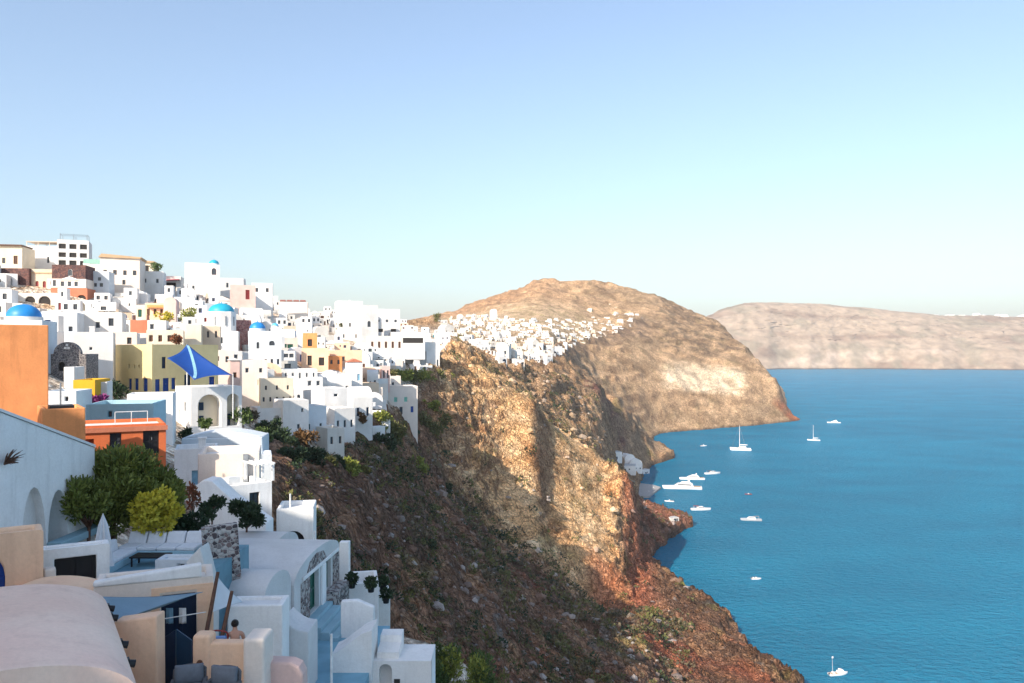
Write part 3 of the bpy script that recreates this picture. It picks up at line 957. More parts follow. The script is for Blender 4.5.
def house(px, py, wpx, hpx, paint='white', yaw=12, roof='flat', d=None, holes=None, label=None, group=None, Y=None, roofc='white', fine=False,
          rows=1, cols=2, wcol='white', kind='window', side=None, name='house', cat='house', found=None, parapet=.45, chim=0, seed=None, bevel=None, side_paint=None, corner=False, metres=None, rise=None, at=None, extras=False):
    rg = random.Random(seed if seed is not None else int(px * 31 + py * 17))
    Y = Y or hit(px, py) or 300
    if metres:
        wpx, hpx = metres[0] * F / Y, metres[1] * F / Y
    w, h = wpx * Y / F, hpx * Y / F
    d = d or max(4.0, min(9.0, w * rg.uniform(.8, 1.15)))
    o = Vector(at) if at else P(px, py, Y)
    if at:
        px, py, Y = CX + F * o.x / o.y, HY + F * (H - o.z) / o.y, o.y
    if corner:
        o = o + Vector((math.cos(R(yaw)) * w / 2, math.sin(R(yaw)) * w / 2, 0))
    t = thing(name, label or '', cat, o, R(yaw), group)
    fnd = found if found is not None else -max(3.0, .5 * d + 1.5)
    FC = faces_of(w, d)
    hs = {'front': [], 'left': [], 'right': [], 'back': []}
    if holes is None:
        sto = max(1, min(rows, int(h / 2.4)))
        sh = h / sto
        nW = max(1, min(cols, int(w / 1.15)))
        for r in range(sto):
            for c in range(nW):
                if rg.random() < .12 and nW > 1:
                    continue
                u = w * (c + .5 + rg.uniform(-.16, .16)) / nW
                q = rg.random()
                arch, kd, cl, t_ = False, kind, wcol, .3
                if r == 0 and q < .30:                      # a doorway
                    ww, v0, vh, kd, arch = rg.uniform(.42, .58), .02, rg.uniform(1.9, 2.2), 'door', rg.random() < .35
                elif r == 0 and q < .46:                    # a deep arched porch
                    ww, v0, vh, kd, arch, t_ = rg.uniform(.6, 1.0), .02, rg.uniform(1.9, 2.4), rg.choice(['niche', 'dark', 'niche']), True, .7
                elif q < .60:                               # broad opening
                    ww, v0, vh = rg.uniform(.55, .85), sh * .34, rg.uniform(.9, 1.2)
                elif q < .74:                               # slit
                    ww, v0, vh = rg.uniform(.16, .24), sh * .45, rg.uniform(.5, .9)
                elif q < .84:                               # round-headed window
                    ww, v0, vh, arch = rg.uniform(.3, .4), sh * .32, rg.uniform(1.1, 1.5), True
                else:
                    ww, v0, vh = rg.uniform(.34, .48), sh * .34, rg.uniform(.85, 1.35)
                v0 = v0 if v0 < .1 else v0 + r * sh + rg.uniform(-.12, .12)
                v1 = min(v0 + vh, r * sh + sh * .88)
                if v1 - v0 > .3:
                    hs['front'].append(dict(u0=u - ww, u1=u + ww, v0=v0, v1=v1, kind=kd, col=cl if kd not in ('niche',) else 'white', paint=paint, arch=arch, t=t_))
        nS = max(0, int(d / 3.2)) if side is None else side
        for c in range(nS):
            if rg.random() < .4:
                continue
            u = d * (c + .5) / max(1, nS)
            v0 = (sto - 1) * sh + sh * .35
            for sd_ in ('left', 'right'):
                if rg.random() < .7:
                    hs[sd_].append(dict(u0=u - .38, u1=u + .38, v0=v0, v1=v0 + min(1.1, sh * .45), kind=kind, col=wcol, t=.3))
    else:
        for q in holes:     # (face, centre fraction, bottom fraction, width fraction, height fraction, kind, colour, arch[, depth])
            fc, cf, bf, wf, hf, kd, cl, ar = q[:8]
            W = FC[fc][1]
            hs[fc].append(dict(u0=W * (cf - wf / 2), u1=W * (cf + wf / 2), v0=max(.02, h * bf), v1=h * (bf + hf), kind=kd, col=cl if kd not in ('niche',) else 'white', paint=cl if kd == 'niche' else 'white', arch=ar, t=q[8] if len(q) > 8 else (.3 if kd != 'niche' else .8)))
    # overlapping openings would tear the wall: drop the later one
    for fc in hs:
        ok = []
        for q in hs[fc]:
            if q['u0'] < .12 or q['u1'] > FC[fc][1] - .12 or q['v1'] > h - .12:
                continue
            if all(q['u1'] < k['u0'] or q['u0'] > k['u1'] or q['v1'] < k['v0'] or q['v0'] > k['v1'] for k in ok):
                ok.append(q)
        hs[fc] = ok
    mb = MB()
    for fc in FC:
        M, W = FC[fc]
        facade(mb, M, W, fnd, h, hs[fc], 1 if (side_paint and fc == 'right') else 0)
    rim, p = .22, parapet if roof == 'flat' else 0
    if roof == 'flat':
        a, b = -w / 2, w / 2
        ring0 = [(a, 0, h), (b, 0, h), (b, d, h), (a, d, h)]
        ring1 = [(a + rim, rim, h), (b - rim, rim, h), (b - rim, d - rim, h), (a + rim, d - rim, h)]
        ring2 = [(x, y, h - p) for x, y, _ in ring1]
        mb.add(ring0 + ring1 + ring2, [(i, (i + 1) % 4, (i + 1) % 4 + 4, i + 4) for i in range(4)] + [(i + 4, (i + 1) % 4 + 4, (i + 1) % 4 + 8, i + 8) for i in range(4)])
    mats = [PAINT[paint]] + ([PAINT[side_paint]] if side_paint else [])
    bv = bevel if bevel is not None else (.07 if Y < 140 else .12 if Y < 260 else 0)
    wall = mb.build('wall', mats, t, bevel=bv, seg=2)
    rmat = ROOFP.get(roofc) or PAINT.get(roofc) or PAINT[paint]
    ra = MB()
    if roof == 'flat':
        ra.add([(-w / 2 + rim, rim, h - p), (w / 2 - rim, rim, h - p), (w / 2 - rim, d - rim, h - p), (-w / 2 + rim, d - rim, h - p)], [(0, 1, 2, 3)])
        ro = ra.build('roof', rmat, t)
    elif roof in ('vault', 'vaultx'):
        along = roof == 'vault'
        span, ln = (w, d) if along else (d, w)
        rise = rise or min(span * .5, 2.4)
        n = 16
        arc = [(-span / 2 * math.cos(PI * k / n), rise * math.sin(PI * k / n) ** .9 if 0 < k < n else 0) for k in range(n + 1)]
        if along:
            ra.prism([(x, h + z) for x, z in arc], 0, ln, 'y')
        else:
            ra.prism([(x + d / 2, h + z) for x, z in arc], -ln / 2, ln / 2, 'x')
        ro = ra.build('roof', rmat if roofc != 'white' else PAINT[paint], t, smooth=50)
    elif roof == 'gable':
        ra.prism([(-w / 2 - .2, h - .05), (0, h + w * .22), (w / 2 + .2, h - .05)], -.2, d + .2, 'y')
        ro = ra.build('roof', rmat, t)
    elif roof == 'dome':
        rr = min(w, d) * .43
        ra.box(-w / 2, w / 2, 0, d, h - .02, h + .02)
        ra.lathe([(rr * 1.04, h + .02), (rr * 1.04, h + rr * .35), (rr * .98, h + rr * .35)], 20, M=Matrix.Translation((0, d / 2, 0)))
        ro = ra.build('roof', PAINT[paint], t, smooth=35)
        dm = MB()
        dm.lathe([(rr * math.cos(a), h + rr * .35 + rr * .86 * math.sin(a)) for a in np.linspace(0, PI / 2, 10)], 28, M=Matrix.Translation((0, d / 2, 0)))
        dm.tube((0, d / 2, h + rr * 1.2), (0, d / 2, h + rr * 1.4), rr * .05)
        dm.build('dome', {'teal': M_TEAL, 'blue': M_BLUE, 'sky': M_SKYB}[roofc], ro, smooth=40)
    for _ in range(chim):
        cx, cy = rg.uniform(-w * .35, w * .35), rg.uniform(d * .3, d * .8)
        cb = MB()
        cb.box(cx - .3, cx + .3, cy - .3, cy + .3, h - p - .05, h + .7)
        cb.box(cx - .38, cx + .38, cy - .38, cy + .38, h + .702, h + .85)
        cb.build('chimney', PAINT[paint], ro if roof == 'flat' else t, bevel=.03)
    for fc in hs:
        for q in hs[fc]:
            opening(t, FC[fc][0], q, fine)
    if extras:
        sto_h = h
        if roof == 'flat' and w > 4.2 and rg.random() < .5:
            w2, d2, h2 = w * rg.uniform(.4, .68), d * rg.uniform(.45, .7), rg.uniform(2.3, 3.0)
            x2 = (w - w2) / 2 * rg.choice([-1, 1]) * .96
            n2 = max(1, int(w2 / 1.6))
            storey(t, w2, d2, h - .05, h + h2, rg.choice([paint, 'bright white']), [('front', (i + .5) / n2, .3, min(.3, .8 / w2), .42, 'window', wcol, False) for i in range(n2) if rg.random() < .85], 'upper_storey', x2, d - d2 - .02)
        if rg.random() < .5:
            w2, h2 = w * rg.uniform(.35, .6), h * rg.uniform(.4, .75)
            s2 = rg.choice([-1, 1])
            n2 = max(1, int(w2 / 1.5))
            storey(t, w2, 2.2, fnd, h2, rg.choice([paint, 'white', 'off-white']), [('front', (i + .5) / n2, (.35 * h2 - fnd) / (h2 - fnd), min(.3, .8 / w2), .9 / (h2 - fnd), 'window', wcol, False) for i in range(n2) if rg.random() < .8 and h2 > 1.9], 'wing', s2 * (w / 2 + w2 * .2), -2.2 * rg.uniform(.6, .98))
        if rg.random() < .34:
            sx, n3 = rg.choice([-1, 1]), 8
            x3 = sx * (w / 2 + .55)
            pts = [(d * .1, fnd)]
            for k in range(n3):
                pts += [(d * (.1 + .8 * k / n3), h * .92 * (k + 1) / n3), (d * (.1 + .8 * (k + 1) / n3), h * .92 * (k + 1) / n3)]
            pts.append((d * .9, fnd))
            part(t, 'stairs', PAINT[rg.choice([paint, 'white'])], lambda m: m.prism(pts, x3 - .5, x3 + .5, 'x'))
        if rg.random() < .8:
            w2, dp = w * rg.uniform(1.0, 1.5), rg.uniform(1.6, 3.6)
            zt, x2 = -rg.uniform(.1, 1.2), rg.uniform(-.3, .3) * w
            tb = MB()
            tb.box(x2 - w2 / 2, x2 + w2 / 2, -dp, -.01, fnd - 2, zt)
            tb.box(x2 - w2 / 2, x2 + w2 / 2, -dp, -dp + .2, zt + .002, zt + .8)
            tb.box(x2 - w2 / 2, x2 - w2 / 2 + .2, -dp + .202, -.02, zt + .002, zt + .8)
            tb.box(x2 + w2 / 2 - .2, x2 + w2 / 2, -dp + .202, -.02, zt + .002, zt + .8)
            tb.build('terrace', PAINT[rg.choice(['white', 'bright white', 'off-white', 'blush', 'white'])], t)
            if rg.random() < .25:
                pergola(t, x2 - w2 * .35, x2 + w2 * .35, -dp + .4, -.4, zt, 2.2, JOIN[rg.choice(['brown', 'white', 'white'])], 3, rg.random() < .5)
    HOUSES.append((t, dict(paint=paint, roof=roof, nwin=sum(len(v) for v in hs.values()), w=w, h=h, Y=Y, px=px, py=py, rect=(px - wpx / 2, py - hpx, px + wpx / 2, py), label=label, roofc=roofc, wcol=wcol)))
    return t
# ------------------------------------------------------------------ the village on the ridge: houses one can tell apart
W5 = lambda n, b, wf, hf, kd, cl, ar=False, fc='front', lo=.0, hi=1.0: [(fc, lo + (hi - lo) * (i + .5) / n, b, wf, hf, kd, cl, ar) for i in range(n)]

# skyline, from the top edge of the village downhill
t = house(9, 271, 24, 25, 'cream', 10, d=9, Y=228, holes=[('front', .3, .30, .12, .22, 'window', 'brown', False), ('front', .75, .28, .16, .34, 'door', 'brown', False)], label='cream skyline building under a dark flat overhanging roof')
part(t, 'roof_overhang', JOIN['brown'], lambda m: m.box(-4.2, 3.6, -.8, 7, 7.15, 7.5))
t = house(41, 270, 42, 24, 'bright white', 8, d=11, Y=240, holes=[('front', .12, .2, .06, .18, 'window', 'brown', False), ('front', .66, .30, .05, .25, 'window', 'black', False), ('front', .30, .05, .08, .25, 'door', 'brown', False)], label='long bright white hotel block crowning the village, with a flat roofed pergola on top')
pergola(t, -4.6, 5.0, 1.5, 7.5, 6.8, 1.8, PAINT['beige'], 4)
t = house(73, 270, 28, 30, 'pale grey', 22, d=9, Y=236, holes=W5(3, .70, .22, .16, 'dark', 'black') + W5(3, .42, .22, .15, 'dark', 'black') + W5(3, .16, .22, .15, 'dark', 'black'), label='tall grey-white wing with three rows of dark balconies beside the roof pergola')
pergola(t, -3.4, 3.6, .8, 6, 8.7, 1.9, JOIN['grey'], 3, False)
t = house(12, 300, 32, 14, 'blush', 8, d=6, Y=206, parapet=0, holes=[('front', .2, .42, .12, .5, 'window', 'pale blue', True), ('front', .56, .34, .1, .5, 'window', 'grey', False), ('front', .8, .34, .1, .5, 'window', 'grey', False)], label='house with a brown lava stone top storey over blush plaster, blue arched window')
storey(t, 8.2, 6, 3.62, 8.2, 'dark stone')
t = house(37, 295, 34, 26, 'beige', 8, d=7, Y=208, holes=W5(5, .12, .09, .42, 'door', 'red', True), label='beige mansion with a row of five dark red arched doors')
part(t, 'cornice', PAINT['tan'], lambda m: m.box(-4.6, 4.6, -.18, -.002, 5.6, 5.9))
t = house(36, 310, 40, 17, 'off-white', 8, d=5, Y=196, holes=[('front', .36, .02, .24, .78, 'dark', 'black', True), ('front', .7, .02, .28, .8, 'dark', 'black', True)], label='long pale wall with two dark arched vaults under the beige mansion')
t = house(69, 301, 34, 13, 'terracotta', 10, d=8, Y=205, parapet=0, holes=[('front', .36, .02, .38, .72, 'niche', 'white', True), ('front', .84, .02, .24, .45, 'dark', 'black', True)], label='red lava stone captain mansion with a white pediment over a terracotta ground floor')
storey(t, 8.3, 7.6, 3.4, 5.7, 'blush', [('front', .10, .15, .09, .7, 'window', 'grey', False), ('front', .33, .15, .1, .55, 'window', 'grey', False), ('front', .53, .15, .1, .55, 'window', 'grey', False), ('front', .72, .15, .1, .55, 'window', 'grey', False)], x=-.2, y=.2)
storey(t, 8.0, 7.4, 5.702, 9.3, 'dark stone', [('front', .54, .2, .13, .5, 'window', 'white', True)], x=-.2, y=.4)
part(t, 'pediment', PAINT['bright white'], lambda m: m.prism([(-2.2, 5.5), (.1, 6.3), (2.4, 5.5)], -.08, .18, 'y'))
house(97, 299, 22, 28, 'pale blue', 14, Y=212, holes=[('front', .6, .66, .13, .12, 'window', 'navy', False), ('front', .42, .44, .14, .13, 'window', 'navy', False), ('front', .68, .44, .14, .13, 'window', 'navy', False), ('front', .2, .12, .12, .14, 'window', 'navy', False)], label='pale bluish cube house with four small navy windows beside the lava stone mansion')
t = house(95, 274, 22, 10, 'off-white', 14, Y=228, holes=[], label='low terrace with a pale green glass balustrade on the skyline')
part(t, 'balustrade', flat('green_glass', (.25, .45, .38), .2), lambda m: m.box(-3, 3, -.1, -.04, 2.9, 4.2))
t = house(120, 292, 36, 34, 'blush', 16, d=10, Y=222, holes=W5(4, .50, .09, .14, 'window', 'brown') + [('front', .2, .2, .1, .2, 'door', 'brown', False), ('front', .6, .22, .08, .14, 'window', 'brown', False)], label='broad blush white house below a sloping yellow-brown tiled roof')
part(t, 'tiled_roof', PAINT['tan'], lambda m: m.prism([(-5.4, 9.5), (-4.6, 10.5), (5.6, 9.75), (5.2, 9.3)], -.5, 9, 'y'))
t = house(141, 272, 24, 11, 'cream', 14, Y=250, holes=[('front', .7, .1, .2, .5, 'dark', 'black', False)], label='cream skyline house with an orange-brown sloping roof')
part(t, 'tiled_roof', PAINT['tan'], lambda m: m.prism([(-3.9, 3.3), (-3.9, 3.9), (4.0, 3.4), (4.0, 2.9)], -.5, 6, 'y'))
house(145, 297, 34, 26, 'white', 18, Y=232, holes=W5(3, .55, .07, .16, 'window', 'grey'), label='long white house with three small windows in a row below the orange-brown roof')
t = house(168, 292, 24, 16, 'off-white', 15, Y=246, holes=[('front', .5, .05, .6, .55, 'dark', 'black', False)], label='white terrace house under a dusky red awning')
part(t, 'awning', flat('red_awning', (.42, .10, .12), .8), lambda m: m.prism([(-3.5, 3.2), (-3.5, 3.4), (3.4, 3.9), (3.4, 3.7)], -2.2, .0, 'y'))
t = house(202, 293, 32, 30, 'bright white', 20, d=10, Y=276, holes=[('front', .75, .08, .09, .16, 'window', 'grey', False), ('front', .25, .08, .07, .16, 'window', 'grey', False)], label='big bright white church block with nearly blank walls on the skyline', cat='church', name='church')
t = house(214, 291, 11, 26, 'bright white', 20, d=3.8, Y=268, roof='dome', roofc='teal', holes=[('front', .5, .62, .4, .26, 'window', 'red', True)], label='slim bell tower with a small turquoise dome standing on the skyline', cat='church tower', name='church_tower', parapet=0)
house(232, 290, 22, 12, 'pale grey', 12, Y=296, holes=[('front', .3, .2, .1, .4, 'window', 'grey', False)], label='low grey house with a tiled ridge next to the small turquoise dome tower', roofc='grey')
house(243, 304, 24, 19, 'pink', 20, Y=262, holes=[('front', .68, .25, .16, .5, 'door', 'red', False)], label='dusty pink house with one large red door near the skyline', side_paint='white')
house(262, 303, 20, 20, 'bright white', 15, Y=300, holes=W5(2, .55, .14, .2, 'window', 'brown'), label='bright white two-window house on the skyline next to the dusty pink house')

# middle of the village
t = house(20, 340, 40, 20, 'pale blue', 15, Y=92, d=6, holes=[], roof='flat', parapet=0, found=-4, label='round white chapel with a large bright blue dome behind the orange block', name='church', cat='church')
_d = MB()
_d.lathe([(2.0, 2.3), (2.0, 2.75), (1.85, 2.75)], 28, M=Matrix.Translation((-.3, 2.4, 0)))
_d.build('drum', PAINT['white'], t, smooth=35)
_d = MB()
_d.lathe([(1.85 * math.cos(a), 2.75 + 1.5 * math.sin(a)) for a in np.linspace(0, PI / 2, 12)], 32, M=Matrix.Translation((-.3, 2.4, 0)))
_d.build('dome', M_BLUE, t, smooth=40)
t = house(220, 349, 34, 18, 'bright white', 15, Y=175, d=7, holes=[('front', .55, .3, .06, .35, 'window', 'grey', False)], label='white church with a broad turquoise dome on an octagonal drum amid the village', name='church', cat='church')
_d = MB()
_d.lathe([(3.1, 3.4), (3.1, 8.2), (2.9, 8.3)], 8, M=Matrix.Translation((0, 3.5, 0)))
for a in range(8):
    _d.box(-.12, .12, -3.02, -2.85, 5.2, 7.2, 1, M=Matrix.Translation((0, 3.5, 0)) @ Matrix.Rotation(R(45 * a + 22.5), 4, 'Z'))
_d.build('drum', [PAINT['bright white'], JOIN['grey']], t)
_d = MB()
_d.lathe([(2.75 * math.cos(a), 8.25 + 1.95 * math.sin(a)) for a in np.linspace(0, PI / 2, 12)], 32, M=Matrix.Translation((0, 3.5, 0)))
_d.tube((0, 3.5, 10.1), (0, 3.5, 10.5), .1)
_d.build('dome', M_TEAL, t, smooth=40)
house(243, 352, 16, 32, 'red stone', 25, Y=182, d=4, holes=[], label='tall narrow wall block of reddish-pink stone beside the turquoise domed church')
house(258, 353, 18, 22, 'pale blue', 20, Y=178, roof='dome', roofc='blue', d=4.4, holes=[('front', .5, .2, .16, .3, 'window', 'grey', True)], label='shade-blue white chapel with a bright blue dome behind the reddish-pink stone wall', name='church', cat='church')  # white chapel, the blue cast of its shade put into the paint
house(272, 369, 18, 38, 'pale blue', 20, Y=172, roof='flat', d=4.4, holes=W5(3, .12, .12, .14, 'window', 'navy') + [('front', .5, .62, .3, .12, 'window', 'navy', True)], label='tall pale blue chapel front with three narrow windows at its foot')
house(275.5, 331, 8, 4, 'white', 20, Y=174, roof='dome', roofc='sky', d=2.2, holes=[], label='tiny light sky blue dome perched above the tall pale blue chapel', name='church', cat='church', found=-5)
t = house(155, 320, 18, 17, 'peach', 15, Y=190, holes=W5(3, .25, .14, .4, 'door', 'brown'), label='peach house with three brown doors on an orange balcony')
part(t, 'balcony', PAINT['orange'], lambda m: m.box(-1.6, 2.0, -.9, -.01, 2.9, 3.5))
house(170, 320, 12, 17, 'pink', 15, Y=188, roof='vault', d=5, holes=[], label='round topped mauve-pink vault leaning on the peach balcony house')
house(141, 320, 10, 15, 'cream', 15, Y=192, holes=[('front', .4, .2, .34, .5, 'shutter', 'green', False)], label='narrow cream house with one green shutter')
t = house(142, 331, 22, 11, 'terracotta', 15, Y=170, holes=[], label='flat terracotta red roof with two dark chimneys', roofc='terracotta', parapet=.1)
for x in (-1.8, .9):
    part(t, 'chimney', PAINT['dark stone'], lambda m: m.box(x - .25, x + .25, 1.4, 1.9, 2.2, 3.4))
house(208, 346, 23, 20, 'beige', 18, Y=152, holes=W5(3, .42, .09, .32, 'window', 'brown'), label='beige house with three upright brown windows below the turquoise dome')
house(193, 346, 16, 22, 'cream', 18, Y=148, holes=[], label='plain cream block between the blue sail and the beige house')
t = house(165, 348, 34, 18, 'cream', 20, Y=140, holes=W5(4, .35, .10, .35, 'door', 'brown'), label='cream terrace house with a dark red flower row behind the yellow house')
house(222, 372, 22, 22, 'blush', 25, Y=132, holes=[('front', .3, .5, .16, .22, 'window', 'brown', False), ('front', .72, .45, .14, .26, 'window', 'brown', False)], label='blush house with two brown windows behind the tip of the blue sail')
house(235, 380, 9, 20, 'pink', 25, Y=126, holes=[('front', .5, .12, .36, .25, 'door', 'brown', False)], label='narrow salmon pink wall by the tip of the blue sail', roof='gable', roofc='white')
house(254, 388, 26, 28, 'blush', 25, Y=135, holes=W5(2, .55, .12, .16, 'window', 'grey') + [('front', .7, .1, .14, .2, 'window', 'grey', False)], label='blush white house uphill of the small arches, with grey windows')
house(277, 404, 32, 26, 'cream', 25, Y=134, d=7, holes=W5(3, .55, .06, .16, 'window', 'brown') + W5(5, .10, .06, .17, 'window', 'brown'), label='sunlit cream house with a row of five small windows')
house(270, 434, 24, 26, 'white', 28, Y=128, d=6, holes=[('front', .3, .22, .3, .34, 'niche', 'white', True), ('front', .78, .28, .22, .42, 'niche', 'white', True)], label='white house with two round arched porches below the cream house')
house(296, 433, 26, 33, 'white', 32, Y=129, d=6, holes=[('front', .6, .12, .1, .14, 'window', 'grey', False), ('front', .75, .62, .08, .12, 'window', 'grey', False)], label='tall blank white house to the seaward side of the two arched porches')
house(315, 432, 24, 26, 'pale blue', 34, Y=141, d=6, holes=W5(2, .1, .09, .22, 'window', 'teal'), label='shade-blue white house with two teal windows just above the dark bushes')  # white house in shade, that blue tint is in the wall colour
house(336, 412, 24, 24, 'white', 36, Y=158, d=7, holes=[('front', .5, .65, .16, .1, 'window', 'black', False)], label='white cube with one black slot window in the shaded gully')
t = house(345, 430, 22, 22, 'white', 36, Y=152, d=6, holes=W5(3, .12, .1, .32, 'window', 'navy'), label='white house with three navy doorways at the lower edge of the village')
house(363, 420, 20, 22, 'white', 30, Y=172, d=6, roof='vaultx', holes=W5(2, .18, .12, .38, 'door', 'navy'), label='white vaulted house at the lower edge of the village, two navy doors')
house(336, 446, 18, 18, 'off-white', 36, Y=138, d=5, holes=W5(2, .12, .14, .4, 'window', 'brown'), label='lowest old white house among the bushes above the ravine')
t = house(315, 368, 26, 20, 'peach', 15, Y=214, holes=[('front', .3, .12, .16, .5, 'dark', 'black', False), ('front', .75, .12, .2, .4, 'dark', 'black', False)], label='peach house with two dark doorways in the middle of the slope')
house(310, 347, 14, 14, 'orange', 15, Y=226, holes=[('front', .5, .05, .3, .5, 'dark', 'black', False)], label='small bright orange house above the peach doorways')
t = house(346, 372, 32, 22, 'peach', 18, Y=224, holes=[('front', .2, .5, .09, .2, 'window', 'brown', False), ('front', .42, .5, .09, .2, 'window', 'brown', False), ('front', .7, .12, .2, .12, 'window', 'white', False)], label='broad apricot orange house with two brown windows', bevel=.1)
house(335, 372, 14, 16, 'orange', 18, Y=218, holes=W5(2, .5, .16, .25, 'window', 'brown'), label='low orange wing in front of the broad apricot house')
house(355, 384, 15, 22, 'bright white', 20, Y=210, roof='gable', roofc='terracotta', holes=[('front', .75, .15, .16, .3, 'door', 'pale blue', False)], label='white house with a pointed gable and a pale blue door')
house(300, 385, 34, 16, 'pale grey', 22, Y=170, d=7, holes=W5(5, .4, .05, .35, 'window', 'grey'), label='long low grey-white house with a row of five windows')
house(350, 344, 25, 43, 'bright white', 18, Y=330, d=10, holes=W5(3, .4, .08, .09, 'window', 'grey') + W5(2, .14, .08, .09, 'window', 'grey'), label='tallest bright white block on the saddle skyline', chim=1)
house(370, 343, 17, 38, 'pale grey', 25, Y=322, d=8, holes=[('front', .45, .42, .2, .16, 'window', 'grey', True)], label='shaded grey-white tower block against the tallest white block')
house(387, 342, 26, 33, 'white', 18, Y=342, d=9, holes=W5(3, .6, .1, .08, 'window', 'grey') + W5(2, .3, .2, .1, 'dark', 'black'), label='white hotel block with black window bands on the saddle skyline')
house(386, 352, 34, 16, 'blush', 18, Y=302, holes=W5(5, .25, .07, .4, 'door', 'brown'), label='blush terrace with five dark doors in a row under the saddle skyline')
house(293, 312, 28, 10, 'blush', 12, Y=322, holes=[], label='skyline terrace below a row of reddish brown awnings', roofc='tan')
t = [q for q in HOUSES][-1][0]
part(t, 'awning', flat('brown_awning', (.30, .12, .10), .8), lambda m: [m.prism([(x, 4.3), (x + .2, 4.9), (x + 2.2, 4.9), (x + 2.4, 4.3)], .4, 3, 'y') for x in (-5.2, -2.6, 0, 2.6)])
house(419, 369, 42, 27, 'bright white', 16, found=-12, d=10, holes=[('front', .08, .12, .07, .3, 'window', 'grey', False), ('front', .95, .1, .04, .25, 'window', 'grey', False), ('front', .45, .4, .05, .15, 'window', 'grey', False), ('front', .62, .15, .12, .5, 'niche', 'pale grey', False)], label='long bright white villa above the green hedge at the cliff edge')
house(408, 345, 34, 13, 'white', 14, Y=330, holes=[('front', .55, .15, .8, .4, 'dark', 'black', False)], label='white terrace with one long black opening behind the cliff edge villa')
house(402, 422, 32, 36, 'blush', 20, found=-9, d=8, holes=[('front', .3, .56, .1, .13, 'shutter', 'mint', False), ('front', .62, .56, .1, .13, 'shutter', 'mint', False), ('front', .47, .22, .1, .2, 'window', 'brown', False), ('front', .82, .26, .09, .17, 'shutter', 'blue', False), ('front', .2, .25, .07, .14, 'window', 'brown', False)], label='square blush white house with mint shutters standing alone by the cliff bushes')
house(391, 390, 20, 14, 'blush', 22, holes=[('front', .6, .3, .12, .25, 'window', 'grey', False)], label='blush house with one grey window under the cliff-edge hedge')
house(366, 399, 26, 16, 'beige', 22, holes=[('front', .65, .2, .14, .35, 'window', 'brown', False)], label='sand coloured house in the sunlit lower slope')
house(386, 381, 8, 15, 'pink', 20, Y=240, holes=W5(2, .2, .2, .5, 'window', 'brown'), label='slim pink house at the end of the cliff-edge hedge')

# ruined church front and its neighbours below the domes
t = house(67, 372, 36, 18, 'ruin stone', 8, Y=96, d=4, parapet=0, holes=[('front', .36, .06, .17, .5, 'dark', 'black', True)], label='ruined church front of dark rubble stone with a rounded top', name='ruined_church', cat='ruin', found=-1.5)
part(t, 'gable', PAINT['ruin stone'], lambda m: m.prism([(1.55 * math.cos(a), 2.16 + 1.45 * math.sin(a)) for a in np.linspace(0, PI, 13)], .02, .62, 'y'))
part(t, 'belfry_opening', PAINT['white'], lambda m: [m.box(x - .14, x + .14, -.04, .02, z, z + .26) for x, z in ((-.18, 2.75), (.18, 2.75), (0, 3.1))])
house(69, 380, 10, 13, 'white', 8, Y=90, holes=[], d=3, label='white gate pier in front of the ruined church', found=-1.5)
house(93, 372, 36, 40, 'white', 24, Y=104, d=7, holes=[('front', .15, .3, .07, .08, 'window', 'grey', False), ('front', .45, .55, .07, .07, 'window', 'grey', False)], label='blank white house with stepped roofs right behind the ruined church', chim=1)
house(118, 362, 34, 30, 'blush', 24, Y=122, d=7, holes=[('front', .2, .55, .07, .12, 'window', 'grey', False), ('front', .8, .6, .12, .22, 'window', 'brown', False)], label='blush white house above the flat roof of the yellow house')
house(58, 334, 34, 22, 'pale blue', 18, Y=142, d=7, holes=W5(3, .12, .10, .22, 'window', 'navy') + [('front', .2, .6, .08, .2, 'window', 'navy', False)], label='pale blue cube with a row of navy windows above the ruined church')
house(100, 332, 40, 20, 'white', 20, Y=150, d=7, holes=[('front', .45, .2, .1, .3, 'window', 'grey', False), ('front', .75, .3, .12, .4, 'window', 'grey', False)], label='white house with two grey windows under the lava stone mansion slope')
t = house(84, 404, 20, 24, 'mustard', 12, Y=74, d=5, holes=[('front', .45, .02, .2, .25, 'dark', 'black', True)], label='small mustard yellow house beside the orange block')
house(99, 402, 15, 20, 'white', 20, Y=76, d=4, holes=[], label='white wall overgrown with purple bougainvillea next to the mustard house')
house(60, 406, 30, 15, 'pale blue', 10, Y=68, d=4, roof='flat', holes=[('front', .7, .3, .1, .3, 'window', 'grey', False)], label='pale flat roof behind the low orange block')
house(120, 424, 62, 20, 'sky blue', 14, Y=66, d=6, holes=[('front', .35, .35, .06, .3, 'window', 'teal', False)], label='pale turquoise house with a railed roof terrace behind the red-orange house')

